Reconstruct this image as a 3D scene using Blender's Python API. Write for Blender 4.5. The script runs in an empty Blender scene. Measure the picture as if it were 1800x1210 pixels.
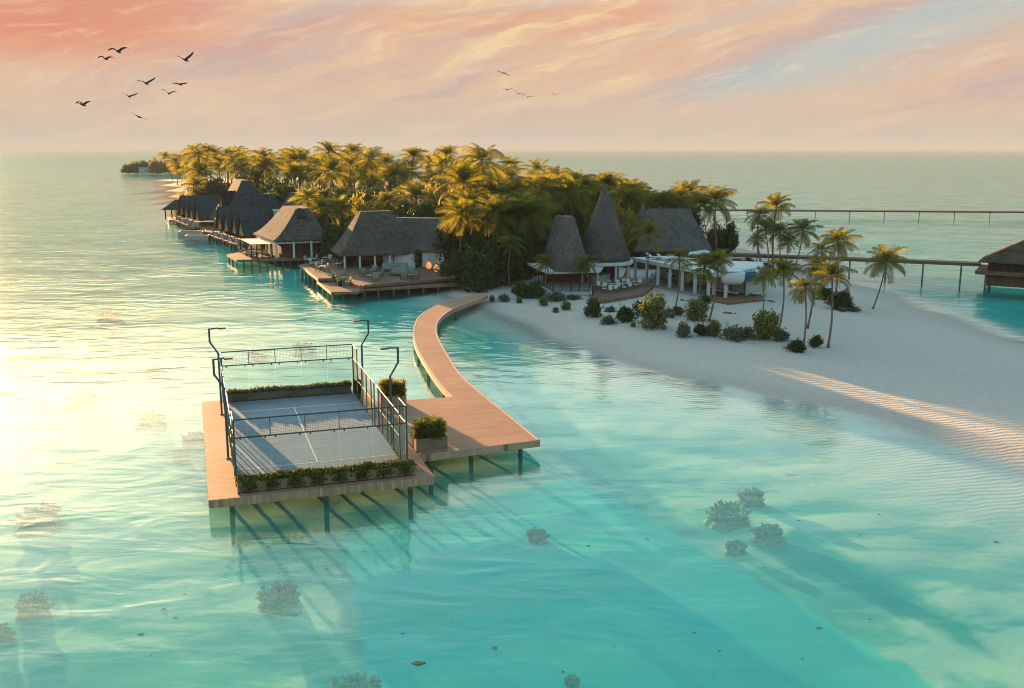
GLOW = 0.34; WAVE = .13; TINT = (.74, 1.0, .90); TINT2 = (.32, 1.0, .90); MILK1 = (.10, .72, .62); MILK2 = (.2, .84, .72); KMILK = .12; FRES = .76; HAZE = 0.00012; EXPO = 2.78; AMB = .108
import bpy, math, random
import numpy as np
from mathutils import Vector, Matrix
R = math.radians
random.seed(7)
scene = bpy.context.scene
COL = scene.collection

# ------------------------------------------------------------------ camera geometry (calibrated on the court, 10 x 20 m)
F = 1715.0; CZ = 20.39; TH = math.atan((605 - 263) / F)
COURT = (-14.386, 65.2); YAW = 0.319
def at(px, py, z=0.0):
    """world point at height z that the photograph shows at pixel px,py"""
    a = (px - 900) / F; b = -(py - 605) / F
    d = Vector((a, math.cos(TH) + b * math.sin(TH), -math.sin(TH) + b * math.cos(TH)))
    t = (z - CZ) / d.z
    return Vector((d.x * t, d.y * t, z))
def atY(px, py, Y):
    a = (px - 900) / F; b = -(py - 605) / F
    d = Vector((a, math.cos(TH) + b * math.sin(TH), -math.sin(TH) + b * math.cos(TH)))
    t = Y / d.y
    return Vector((d.x * t, Y, CZ + d.z * t))
def cl(x, y, z=0.0):
    """court local -> world"""
    c, s = math.cos(YAW), math.sin(YAW)
    return Vector((COURT[0] + c * x - s * y, COURT[1] + s * x + c * y, z))

# ------------------------------------------------------------------ objects
class MB:
    def __init__(s): s.v = []; s.f = []; s.mi = []; s.cur = 0
    def add(s, vs, fs):
        b = len(s.v); s.v += [tuple(p) for p in vs]
        s.f += [tuple(b + i for i in f) for f in fs]; s.mi += [s.cur] * len(fs)
    def quad(s, *p): s.add(p, [tuple(range(len(p)))])
    def box(s, c, size, rz=0.0):
        hx, hy, hz = size[0] / 2, size[1] / 2, size[2] / 2
        co, si = math.cos(rz), math.sin(rz); vs = []
        for z in (-hz, hz):
            for x, y in ((-hx, -hy), (hx, -hy), (hx, hy), (-hx, hy)):
                vs.append((c[0] + co * x - si * y, c[1] + si * x + co * y, c[2] + z))
        s.add(vs, [(3, 2, 1, 0), (4, 5, 6, 7), (0, 1, 5, 4), (1, 2, 6, 5), (2, 3, 7, 6), (3, 0, 4, 7)])
    def prism(s, poly, z0, z1):
        n = len(poly)
        A = sum(poly[i][0] * poly[(i + 1) % n][1] - poly[(i + 1) % n][0] * poly[i][1] for i in range(n))
        if A < 0: poly = poly[::-1]
        vs = [(p[0], p[1], z0) for p in poly] + [(p[0], p[1], z1) for p in poly]
        fs = [tuple(range(n - 1, -1, -1)), tuple(range(n, 2 * n))]
        fs += [(i, (i + 1) % n, n + (i + 1) % n, n + i) for i in range(n)]
        s.add(vs, fs)
    def tube(s, pts, rad, n=6, cap=True):
        pts = [Vector(p) for p in pts]
        if not isinstance(rad, (list, tuple)): rad = [rad] * len(pts)
        vs = []; fs = []
        for i, p in enumerate(pts):
            t = (pts[min(i + 1, len(pts) - 1)] - pts[max(i - 1, 0)]).normalized()
            u = t.cross(Vector((0, 1, 0)) if abs(t.y) < .9 else Vector((1, 0, 0))).normalized(); w = t.cross(u)
            for k in range(n):
                a = 2 * math.pi * k / n
                vs.append(p + (u * math.cos(a) + w * math.sin(a)) * rad[i])
        for i in range(len(pts) - 1):
            for k in range(n):
                fs.append((i * n + k, i * n + (k + 1) % n, (i + 1) * n + (k + 1) % n, (i + 1) * n + k))
        if cap: fs += [tuple(range(n - 1, -1, -1)), tuple((len(pts) - 1) * n + k for k in range(n))]
        s.add(vs, fs)
    def lathe(s, c, prof, n=20):
        """prof: list of (radius, z)"""
        vs = []; fs = []
        for r, z in prof:
            for k in range(n):
                a = 2 * math.pi * k / n; vs.append((c[0] + r * math.cos(a), c[1] + r * math.sin(a), c[2] + z))
        m = len(prof)
        for i in range(m - 1):
            for k in range(n):
                fs.append((i * n + k, i * n + (k + 1) % n, (i + 1) * n + (k + 1) % n, (i + 1) * n + k))
        fs += [tuple(range(n - 1, -1, -1)), tuple((m - 1) * n + k for k in range(n))]
        s.add(vs, fs)
    def rings(s, rings):
        """loft between closed rings of equal count, capped"""
        n = len(rings[0]); vs = [p for r in rings for p in r]; fs = []
        for i in range(len(rings) - 1):
            for k in range(n):
                fs.append((i * n + k, i * n + (k + 1) % n, (i + 1) * n + (k + 1) % n, (i + 1) * n + k))
        fs += [tuple(range(n - 1, -1, -1)), tuple((len(rings) - 1) * n + k for k in range(n))]
        s.add(vs, fs)
    def mesh(s, name, mats, smooth=False):
        me = bpy.data.meshes.new(name); me.from_pydata(s.v, [], s.f)
        for m in (mats if isinstance(mats, (list, tuple)) else [mats]): me.materials.append(m)
        me.polygons.foreach_set('material_index', s.mi)
        if smooth: me.polygons.foreach_set('use_smooth', [True] * len(s.f))
        me.update(); return me
    def build(s, name, mats, parent=None, smooth=False, origin=None):
        if origin is not None:
            o3 = Vector(origin); s.v = [tuple(Vector(p) - o3) for p in s.v]
        o = bpy.data.objects.new(name, s.mesh(name, mats, smooth)); COL.objects.link(o)
        if origin is not None: o.location = origin
        if parent is not None:
            o.parent = parent
            pm = Matrix.Translation(parent.location) @ parent.rotation_euler.to_matrix().to_4x4()
            par = parent
            while par.parent is not None:
                par = par.parent
                pm = (Matrix.Translation(par.location) @ par.rotation_euler.to_matrix().to_4x4()) @ pm
            o.matrix_parent_inverse = pm.inverted()
        return o
def tag(o, label, cat, group=None, kind=None):
    o['label'] = label; o['category'] = cat
    if group: o['group'] = group
    if kind: o['kind'] = kind
    return o
def thing(name, label, cat, loc=(0, 0, 0), group=None):
    o = bpy.data.objects.new(name, None); COL.objects.link(o); o.location = loc
    o.empty_display_size = .3
    return tag(o, label, cat, group)
def struct(o, kind='structure'): o['kind'] = kind; return o
def inst(name, me, parent=None, loc=(0, 0, 0), rot=(0, 0, 0), sc=(1, 1, 1)):
    """child or thing sharing mesh data, placed in the parent's own space"""
    o = bpy.data.objects.new(name, me); COL.objects.link(o)
    o.location = loc; o.rotation_euler = rot; o.scale = sc if isinstance(sc, (tuple, list)) else (sc, sc, sc)
    if parent is not None: o.parent = parent
    return o

# ------------------------------------------------------------------ materials
class NT:
    def __init__(s, tree): s.t = tree; s.n = tree.nodes; s.l = tree.links
    def node(s, ty, **kw):
        nd = s.n.new(ty)
        for k, v in kw.items(): setattr(nd, k, v)
        return nd
    def put(s, sock, v):
        if isinstance(v, bpy.types.NodeSocket): s.l.new(v, sock)
        elif v is not None:
            if isinstance(v, (tuple, list)) and len(v) == 3 and sock.type == 'RGBA': v = (*v, 1)
            sock.default_value = v
    def m(s, op, a, b=None, c=None, clamp=False):
        nd = s.node('ShaderNodeMath', operation=op, use_clamp=clamp)
        s.put(nd.inputs[0], a)
        if b is not None: s.put(nd.inputs[1], b)
        if c is not None: s.put(nd.inputs[2], c)
        return nd.outputs[0]
    def ramp(s, x, a, b, smooth=True):
        nd = s.node('ShaderNodeMapRange', interpolation_type='SMOOTHSTEP' if smooth else 'LINEAR')
        s.put(nd.inputs[0], x); nd.inputs[1].default_value = a; nd.inputs[2].default_value = b
        return nd.outputs[0]
    def mix(s, f, a, b, mode='MIX'):
        nd = s.node('ShaderNodeMix', data_type='RGBA', blend_type=mode)
        s.put(nd.inputs[0], f); s.put(nd.inputs[6], a); s.put(nd.inputs[7], b); return nd.outputs[2]
    def comb(s, x, y, z=0.0):
        nd = s.node('ShaderNodeCombineXYZ'); s.put(nd.inputs[0], x); s.put(nd.inputs[1], y); s.put(nd.inputs[2], z); return nd.outputs[0]
    def noise(s, vec, scale, detail=4, rough=.55, dist=0.0):
        nd = s.node('ShaderNodeTexNoise'); s.put(nd.inputs['Vector'], vec)
        nd.inputs['Scale'].default_value = scale; nd.inputs['Detail'].default_value = detail
        nd.inputs['Roughness'].default_value = rough; nd.inputs['Distortion'].default_value = dist
        return nd.outputs[0]
    def mapv(s, vec, rot=(0, 0, 0), scale=(1, 1, 1), loc=(0, 0, 0)):
        nd = s.node('ShaderNodeMapping'); s.put(nd.inputs[0], vec)
        nd.inputs['Rotation'].default_value = rot; nd.inputs['Scale'].default_value = scale; nd.inputs['Location'].default_value = loc
        return nd.outputs[0]
    def ms(s, f, a, b):
        nd = s.node('ShaderNodeMixShader'); s.put(nd.inputs[0], f); s.l.new(a, nd.inputs[1]); s.l.new(b, nd.inputs[2]); return nd.outputs[0]
def newmat(name):
    m = bpy.data.materials.new(name); m.use_nodes = True
    t = NT(m.node_tree); t.n.clear(); out = t.node('ShaderNodeOutputMaterial')
    return m, t, out
def pos(t, kind='geo'):
    if kind == 'geo': return t.node('ShaderNodeNewGeometry').outputs['Position']
    return t.node('ShaderNodeTexCoord').outputs['Object']
def bsdf(t, col, rough=.7, metal=0.0, spec=.3):
    b = t.node('ShaderNodeBsdfPrincipled'); t.put(b.inputs['Base Color'], col); t.put(b.inputs['Roughness'], rough)
    b.inputs['Metallic'].default_value = metal; b.inputs['Specular IOR Level'].default_value = spec
    return b
def bump(t, b, h, dist=.02, strength=1.0):
    nd = t.node('ShaderNodeBump'); t.put(nd.inputs['Height'], h); nd.inputs['Distance'].default_value = dist; nd.inputs['Strength'].default_value = strength
    t.l.new(nd.outputs[0], b.inputs['Normal']); return nd
def mat_plain(name, c, rough=.6, metal=0.0, var=.15, scale=3.0, spec=.3):
    m, t, out = newmat(name); n = t.noise(pos(t), scale, 5, .6)
    c2 = tuple(x * (1 - var) for x in c); c1 = tuple(min(1, x * (1 + var)) for x in c)
    b = bsdf(t, t.mix(t.ramp(n, .3, .7), c2, c1), rough, metal, spec); t.l.new(b.outputs[0], out.inputs[0]); return m
def mat_wood(name, c, plank=.14, rot=0.0, rough=.65, axis='x', contrast=.35):
    """boards of width `plank`; rot turns the boards about z, axis 'z' makes vertical boards"""
    m, t, out = newmat(name); p = pos(t)
    v = t.mapv(p, (0, 0, -rot)); sx = t.node('ShaderNodeSeparateXYZ'); t.l.new(v, sx.inputs[0])
    if axis == 'x': across, along, al2 = sx.outputs[1], sx.outputs[0], sx.outputs[2]
    else: across, along, al2 = sx.outputs[0], sx.outputs[2], sx.outputs[1]
    u = t.m('DIVIDE', across, plank)
    idx = t.m('FLOOR', u); fr = t.m('FRACT', u)
    wn = t.node('ShaderNodeTexWhiteNoise', noise_dimensions='1D'); t.l.new(idx, wn.inputs['W'])
    seam = t.m('MULTIPLY', t.ramp(fr, 0, .06), t.ramp(fr, 1.0, .94))
    g = t.noise(t.comb(t.m('MULTIPLY', along, .8), t.m('MULTIPLY', across, 14), al2), 1.0, 5, .65)
    big = t.noise(p, .25, 3, .6)
    a = t.mix(wn.outputs[0], tuple(x * (1 - contrast) for x in c), tuple(min(1, x * (1 + contrast * .8)) for x in c))
    a = t.mix(t.ramp(g, .3, .75), a, tuple(x * .62 for x in c))
    a = t.mix(t.m('MULTIPLY', t.ramp(big, .35, .75), .35), a, tuple(min(1, x * 1.25) for x in c))
    a = t.mix(t.m('MULTIPLY', t.m('SUBTRACT', 1, seam), .75), a, tuple(x * .22 for x in c))
    b = bsdf(t, a, rough, 0, .04); bump(t, b, t.m('ADD', seam, t.m('MULTIPLY', g, .15)), .006)
    t.l.new(b.outputs[0], out.inputs[0]); return m
def mat_thatch(name, c):
    m, t, out = newmat(name); p = pos(t)
    sx = t.node('ShaderNodeSeparateXYZ'); t.l.new(p, sx.inputs[0])
    row = t.m('DIVIDE', sx.outputs[2], .3); wob = t.noise(p, 1.2, 3, .6)
    rf = t.m('FRACT', t.m('ADD', row, t.m('MULTIPLY', wob, .6)))
    vor = t.node('ShaderNodeTexVoronoi'); t.l.new(t.mapv(p, (0, 0, .5), (3.2, 3.2, 2.2)), vor.inputs['Vector']); vor.inputs['Scale'].default_value = 1.0
    fine = t.noise(t.mapv(p, (0, 0, 0), (9, 9, 1.6)), 1.0, 4, .7); big = t.noise(p, .35, 4, .65)
    sv = t.node('ShaderNodeSeparateColor'); t.l.new(vor.outputs['Color'], sv.inputs[0])
    a = t.mix(sv.outputs[0], tuple(x * .68 for x in c), tuple(x * 1.3 for x in c))
    a = t.mix(t.m('MULTIPLY', t.ramp(fine, .35, .7), .6), a, tuple(x * .6 for x in c))
    a = t.mix(t.m('MULTIPLY', t.ramp(big, .4, .7), .5), a, (c[0] * 1.25, c[1] * 1.3, c[2] * 1.35))
    a = t.mix(t.m('MULTIPLY', t.ramp(rf, .22, 0), .55), a, tuple(x * .4 for x in c))
    b = bsdf(t, a, .95, 0, .02); bump(t, b, t.m('ADD', t.m('MULTIPLY', rf, .6), fine), .08)
    t.l.new(b.outputs[0], out.inputs[0]); return m
def mat_leaf(name, c1, c2, trans=.4, tcol=None, spec=.35):
    m, t, out = newmat(name)
    oi = t.node('ShaderNodeObjectInfo'); n = t.noise(pos(t), .8, 3, .6)
    f = t.m('ADD', t.m('MULTIPLY', oi.outputs['Random'], .55), t.m('MULTIPLY', t.ramp(n, .3, .7), .45))
    a = t.mix(f, c1, c2); b = bsdf(t, a, .62, 0, spec * .3)
    tr = t.node('ShaderNodeBsdfTranslucent')
    t.put(tr.inputs[0], t.mix(.5, a, tcol) if tcol else a)
    t.l.new(t.ms(trans, b.outputs[0], tr.outputs[0]), out.inputs[0]); return m
def mat_glass(name, tint=(.86, .93, .92), gl=1.0, rough=.02):
    m, t, out = newmat(name)
    tr = t.node('ShaderNodeBsdfTransparent'); t.put(tr.inputs[0], tint)
    g = t.node('ShaderNodeBsdfGlossy'); g.inputs['Roughness'].default_value = rough
    fr = t.node('ShaderNodeFresnel'); fr.inputs[0].default_value = 1.45
    t.l.new(t.ms(t.m('MULTIPLY', fr.outputs[0], gl, clamp=True), tr.outputs[0], g.outputs[0]), out.inputs[0]); return m
def mat_screen(name, c, cover):
    m, t, out = newmat(name); tr = t.node('ShaderNodeBsdfTransparent'); b = bsdf(t, c, .5, .3)
    t.l.new(t.ms(cover, tr.outputs[0], b.outputs[0]), out.inputs[0]); return m
def mat_glow(name, c, strength, base=(.5, .3, .15)):
    m, t, out = newmat(name); b = bsdf(t, base, .6); t.put(b.inputs['Emission Color'], c); b.inputs['Emission Strength'].default_value = strength
    t.l.new(b.outputs[0], out.inputs[0]); return m

M = {}
M['deck'] = mat_wood('deck_boards', (0.38, 0.21, 0.135), .14, YAW, contrast=.14)
M['deck_isl'] = mat_wood('island_deck_boards', (0.21, 0.125, 0.085), .2, -.1, contrast=.2)
M['sunlit_edge'] = mat_plain('sunlit_edge_cream', (0.409, 0.363, 0.277), .7, var=.08)  # cream stands in for sunlight along the deck edges
M['fascia'] = mat_wood('fascia_boards', (0.4, 0.24, 0.15), .17, YAW, axis='z', contrast=.4)
M['fascia_long'] = mat_wood('fascia_long_boards', (0.4, 0.25, 0.165), .5, YAW, contrast=.15)
M['plank_box'] = mat_wood('planter_boards', (0.29, 0.185, 0.12), .2, YAW, contrast=.2)
M['jetty'] = mat_wood('jetty_boards', (0.17, 0.095, 0.06), .25, .05, contrast=.25)
M['stilt'] = mat_plain('stilt_timber', (.15, .12, .09), .8, var=.35)
M['thatch'] = mat_thatch('dark_thatch', (0.115, 0.1, 0.09))
M['thatch_dark'] = mat_thatch('black_shingle', (0.05, 0.06, 0.065))
M['thatch_brown'] = mat_thatch('brown_shingle', (.085, .062, .048))
M['white'] = mat_plain('white_render', (0.488, 0.488, 0.475), .6, var=.05)
M['plaster'] = mat_plain('grey_plaster', (0.33, 0.33, 0.31), .8, var=.08)
M['stone'] = mat_plain('stone_paving', (0.238, 0.224, 0.205), .8, var=.15, scale=1.5)
M['darkwood'] = mat_wood('dark_cladding', (0.0561, 0.0363, 0.0264), .2, 0, axis='z', contrast=.4)
M['brownwood'] = mat_wood('brown_cladding', (0.13, 0.07, 0.045), .25, 0, axis='z', contrast=.3)
M['steel'] = mat_plain('green_grey_steel', (.035, .085, .088), .65, .0, var=.1, spec=.15)
M['steel_dark'] = mat_plain('dark_metal', (.025, .025, .028), .5, .4, var=.1)
M['court'] = mat_plain('court_turf', (.255, .268, .29), .9, var=.06, scale=.7, spec=.1)
M['line'] = mat_plain('white_line', (.8, .8, .8), .7, var=.03)
M['net'] = mat_plain('net_cord', (.05, .055, .06), .8, var=.1)
M['glass'] = mat_glass('court_glass', (.84, .9, .9), 1.0)
M['screen'] = mat_screen('wire_mesh', (.12, .13, .13), .3)
M['window'] = mat_glass('window_glass', (.45, .5, .5), 1.3)
M['amber'] = mat_plain('amber_blind', (.42, .2, .05), .5, var=.2)
M['poolglass'] = mat_glass('pool_glass', (.35, .75, .9), 1.2)
M['poolwater'] = mat_plain('pool_water', (.03, .22, .36), .08, var=.2)
M['darkwater'] = mat_plain('tub_water', (.02, .06, .075), .06, var=.2)
M['pink'] = mat_plain('pink_concrete', (0.317, 0.264, 0.238), .8, var=.1)
M['cream'] = mat_plain('cream_canvas', (0.475, 0.422, 0.33), .8, var=.05)
M['cushion_cream'] = mat_plain('cream_cushion', (0.436, 0.409, 0.356), .9, var=.06)
M['cushion_sage'] = mat_plain('sage_cushion', (0.172, 0.205, 0.178), .9, var=.1)
M['cushion_olive'] = mat_plain('olive_cushion', (0.198, 0.185, 0.132), .9, var=.1)
M['teak'] = mat_plain('teak_frame', (0.106, 0.0594, 0.033), .6, var=.2)
M['lantern'] = mat_glow('lantern_glow', (1, .4, .12), .16, (.35, .2, .12))
M['lamp'] = mat_plain('lamp_glass', (0.462, 0.462, 0.449), .3, var=.05)
M['bird'] = mat_plain('brown_feather', (.075, .05, .04), .9, var=.2)
M['trunk'] = mat_plain('palm_bark', (.15, .11, .085), .95, var=.4, scale=6)
M['bark'] = mat_plain('shrub_bark', (.12, .09, .065), .95, var=.4, scale=6)
M['frond'] = mat_leaf('palm_frond', (.036, .07, .014), (.09, .118, .018), .43, (.42, .31, .012))
M['dead'] = mat_leaf('dry_frond', (.2, .12, .05), (.28, .17, .06), .3, (.3, .16, .03), .1)
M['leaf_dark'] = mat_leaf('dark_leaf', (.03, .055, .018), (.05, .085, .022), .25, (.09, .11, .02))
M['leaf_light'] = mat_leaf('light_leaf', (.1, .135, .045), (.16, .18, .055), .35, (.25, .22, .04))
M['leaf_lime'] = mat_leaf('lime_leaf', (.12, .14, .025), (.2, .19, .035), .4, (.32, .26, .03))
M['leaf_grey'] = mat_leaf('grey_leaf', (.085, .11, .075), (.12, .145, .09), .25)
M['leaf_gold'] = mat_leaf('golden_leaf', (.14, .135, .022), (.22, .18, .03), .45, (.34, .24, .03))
M['hedge'] = mat_leaf('planter_leaf', (.06, .085, .02), (.12, .12, .025), .3, (.2, .15, .02))
M['coral'] = mat_plain('coral_rock', (0.4, 0.4, 0.34), .9, var=.4, scale=4)
M['coral_tip'] = mat_plain('coral_branch', (.42, .40, .33), .9, var=.3, scale=5)
M['pebble'] = mat_plain('dark_rubble', (.1, .12, .09), .9, var=.3, scale=4)
# ------------------------------------------------------------------ sun, sky
SUN_AZ, SUN_EL = -30.0, 5.6         # degrees, azimuth from +Y (view) towards +X
sd_ = Vector((math.sin(R(SUN_AZ)) * math.cos(R(SUN_EL)), math.cos(R(SUN_AZ)) * math.cos(R(SUN_EL)), math.sin(R(SUN_EL))))
sl = bpy.data.lights.new('sun', 'SUN'); sl.energy = 5.0; sl.angle = R(.5); sl.color = (1.0, .57, .25)
so = bpy.data.objects.new('sun', sl); COL.objects.link(so); so.rotation_euler = (-sd_).to_track_quat('-Z', 'Y').to_euler(); so.location = (0, 0, 60)
w = bpy.data.worlds.new('World'); scene.world = w; w.use_nodes = True
t = NT(w.node_tree); t.n.clear(); wo = t.node('ShaderNodeOutputWorld'); bg = t.node('ShaderNodeBackground')
sky = t.node('ShaderNodeTexSky', sky_type='NISHITA', sun_disc=False, sun_elevation=R(SUN_EL), sun_rotation=R(SUN_AZ))
sky.air_density = 1.0; sky.dust_density = 1.0; sky.ozone_density = 3.0; sky.altitude = 20
dv = t.node('ShaderNodeTexCoord').outputs['Generated']
sp = t.node('ShaderNodeSeparateXYZ'); t.l.new(dv, sp.inputs[0])
el = t.m('MULTIPLY', t.m('ARCSINE', t.m('MAXIMUM', t.m('MINIMUM', sp.outputs[2], 1.0), -1.0)), 180 / math.pi)
az = t.m('MULTIPLY', t.m('ARCTAN2', sp.outputs[0], sp.outputs[1]), 180 / math.pi)
# streaks of cirrus that climb to the right (sheared, stretched noise in azimuth/elevation)
v_ = t.m('SUBTRACT', el, t.m('MULTIPLY', az, .24))
warp = t.noise(t.comb(t.m('MULTIPLY', az, .09), t.m('MULTIPLY', el, .28), 2.0), 1.0, 4, .6)
v2 = t.m('ADD', v_, t.m('MULTIPLY', t.m('SUBTRACT', warp, .5), 3.2))
n1 = t.noise(t.comb(t.m('MULTIPLY', az, .035), t.m('MULTIPLY', v2, .22), 0.0), 1.0, 7, .58, .1)
n2 = t.noise(t.comb(t.m('MULTIPLY', az, .11), t.m('MULTIPLY', v2, .75), 5.0), 1.0, 7, .6, .05)
n3 = t.noise(t.comb(t.m('MULTIPLY', az, .05), t.m('MULTIPLY', v2, .3), 11.0), 1.0, 6, .58, .1)
hor = (.66, .54, .44); peach = (.77, .53, .37); coral = (.77, .35, .22); gold = (.92, .70, .38); mauve = (.60, .46, .41); blue = (.45, .56, .57)
c = t.mix(t.ramp(el, .3, 4.2), hor, peach)
c = t.mix(t.m('MULTIPLY', t.ramp(n3, .46, .66), t.ramp(el, .6, 3.0)), c, mauve)
c = t.mix(t.m('MULTIPLY', t.m('MULTIPLY', t.ramp(n1, .42, .66), t.ramp(el, 2.5, 7.0)), .75), c, coral)
left = t.m('MULTIPLY', t.ramp(az, -10, -24), t.ramp(el, 3.6, 6.2))
c = t.mix(t.m('MULTIPLY', left, .85), c, (.76, .29, .175))
mid = t.m('MULTIPLY', t.m('MULTIPLY', t.ramp(az, -9, 1), t.ramp(az, 13, 5)), t.ramp(el, 1.8, 5))
c = t.mix(t.m('MULTIPLY', t.ramp(n2, .48, .68), t.m('ADD', t.m('MULTIPLY', mid, .75), .25)), c, gold)
# blue rift on the right, below a climbing edge
s_ = t.m('SUBTRACT', t.m('ADD', el, t.m('MULTIPLY', t.m('SUBTRACT', n2, .5), 2.2)), t.m('ADD', t.m('MULTIPLY', az, .31), .75))
rift = t.m('MULTIPLY', t.m('MULTIPLY', t.ramp(s_, .35, -.7), t.ramp(s_, -5.0, -1.0)), t.m('MULTIPLY', t.ramp(az, 3, 14), t.ramp(el, 1.5, 4.0)))
c = t.mix(t.m('MULTIPLY', rift, .7), c, (.46, .57, .57))
rift2 = t.m('MULTIPLY', t.m('MULTIPLY', t.ramp(n3, .47, .36), t.ramp(el, 2.5, 4.5)), t.ramp(az, -16, -8))
c = t.mix(t.m('MULTIPLY', rift2, .6), c, (.6, .55, .5))
c = t.mix(t.ramp(el, 1.1, .0), c, (.69, .59, .49))
n4 = t.noise(t.comb(t.m('MULTIPLY', az, .3), t.m('MULTIPLY', v2, 1.9), 3.0), 1.0, 8, .64, .1)
c = t.mix(t.m('MULTIPLY', t.m('MULTIPLY', t.ramp(n4, .5, .72), t.ramp(el, 1.0, 4.5)), .4), c, (.95, .74, .5))
c = t.mix(t.m('MULTIPLY', t.m('MULTIPLY', t.ramp(n4, .46, .28), t.ramp(el, 1.0, 4.5)), .25), c, (.56, .36, .32))
band = t.node('ShaderNodeVectorMath', operation='SCALE'); t.l.new(c, band.inputs[0]); band.inputs['Scale'].default_value = 1 / 2 ** EXPO
# clear sky above (Nishita), added warm glow beside the sun, masked out of view, to gild the left water
ns = t.node('ShaderNodeVectorMath', operation='SCALE'); t.l.new(t.mix(1.0, sky.outputs[0], (1.62, 1.34, .90), 'MULTIPLY'), ns.inputs[0]); ns.inputs['Scale'].default_value = AMB
dt = t.node('ShaderNodeVectorMath', operation='DOT_PRODUCT'); t.l.new(dv, dt.inputs[0]); dt.inputs[1].default_value = tuple(Vector((math.sin(R(-37)) * math.cos(R(7)), math.cos(R(-37)) * math.cos(R(7)), math.sin(R(7)))))
gl = t.m('POWER', t.m('MAXIMUM', dt.outputs['Value'], 0.0), 34.0)
gl = t.m('MULTIPLY', gl, t.m('MAXIMUM', t.ramp(el, 7.5, 12.0), t.ramp(az, -28.5, -35.0)))
gv = t.node('ShaderNodeVectorMath', operation='SCALE'); gv.inputs[0].default_value = (1.0, .55, .3); t.l.new(t.m('MULTIPLY', gl, GLOW), gv.inputs['Scale'])
fac = t.ramp(el, 15.0, 7.5)
tot = t.node('ShaderNodeVectorMath', operation='ADD'); t.l.new(t.mix(fac, ns.outputs[0], band.outputs[0]), tot.inputs[0]); t.l.new(gv.outputs[0], tot.inputs[1])
t.l.new(tot.outputs[0], bg.inputs[0]); bg.inputs[1].default_value = 1.0
t.l.new(bg.outputs[0], wo.inputs[0])

# ------------------------------------------------------------------ island outline and terrain
shore_px = [(286, 311), (303, 340), (315, 362), (345, 392), (425, 402), (500, 424), (590, 448), (680, 472), (735, 492), (778, 509), (850, 537), (900, 552),
            (960, 577), (1010, 600), (1070, 622), (1130, 643), (1250, 672), (1400, 698), (1500, 720), (1600, 748), (1700, 780), (1800, 812), (1950, 860),
            (2200, 930), (2250, 790), (1950, 660), (1800, 607), (1700, 577), (1620, 547), (1560, 522), (1500, 503), (1440, 484), (1400, 462), (1340, 447), (1290, 437), (1250, 427)]
ISL = [tuple(at(*p)[:2]) for p in shore_px] + [(38, 300), (44, 420), (15, 560), (-80, 690), (-190, 745), (-245, 720)]
FAR = [(-334, 848), (-300, 836), (-268, 838), (-240, 880), (-250, 940), (-300, 960), (-340, 900)]
GROVE = [(-124, 352), (-112, 320), (-84, 262), (-56, 215), (-34, 186), (-12, 172), (-6, 153), (2, 149), (5, 152), (16, 160), (20, 180), (36, 176), (40, 215), (36, 300), (40, 420), (10, 560), (-80, 680), (-190, 730), (-225, 660), (-185, 520), (-150, 420)]
def sdf(X, Y, poly):
    P = np.array(poly); d2 = np.full(X.shape, 1e18); ins = np.zeros(X.shape, bool); n = len(P)
    for i in range(n):
        a, b = P[i], P[(i + 1) % n]; e = b - a
        tt = np.clip(((X - a[0]) * e[0] + (Y - a[1]) * e[1]) / (e @ e), 0, 1)
        d2 = np.minimum(d2, (X - a[0] - tt * e[0]) ** 2 + (Y - a[1] - tt * e[1]) ** 2)
        cond = (a[1] > Y) != (b[1] > Y)
        with np.errstate(divide='ignore', invalid='ignore'):
            xi = a[0] + (Y - a[1]) / (b[1] - a[1]) * e[0]
        ins ^= cond & (X < xi)
    d = np.sqrt(d2); return np.where(ins, -d, d)
def terrain(X, Y):
    s = np.minimum(sdf(X, Y, ISL), sdf(X, Y, FAR))
    s = s + .8 * (np.hypot(X, Y) < 200) * np.sin(X * .31 + .4 * np.sin(Y * .21)) * np.sin(Y * .27 + 1.3)
    up = 1.05 * (1 - np.exp(np.minimum(s, 0) * .075))
    dn = 2.5 * (1 - np.exp(-np.maximum(s, 0) * .045)) + np.minimum(np.maximum(s - 90, 0) * .01, 5)
    z = np.where(s < 0, up, -dn)
    rip = .5 * np.sin(X * .9 + 1.7 * np.sin(Y * .23 + X * .11)) * np.sin(Y * 1.15 + 1.3 * np.sin(X * .31)) + .5 * np.sin(X * .37 + Y * .52 + 1.1 * np.sin(X * .17 - Y * .2))
    amp = np.where(s > 0, np.clip(s * .012, 0, .17), np.clip(-s * .004, 0, .05))
    return z + rip * amp * (np.hypot(X, Y - 70) < 400)
def axis(lo, hi, step, far):
    a = list(np.arange(lo, hi + step / 2, step)); d = step; x = hi
    while x < far: d *= 1.28; x += d; a.append(x)
    d = step; x = lo; b = []
    while x > -far: d *= 1.28; x -= d; b.append(x)
    return np.array(b[::-1] + a)
gx = axis(-75, 110, 1.15, 30000); gy = axis(18, 235, 1.15, 30000)
GX, GY = np.meshgrid(gx, gy); GZ = terrain(GX, GY)
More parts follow.
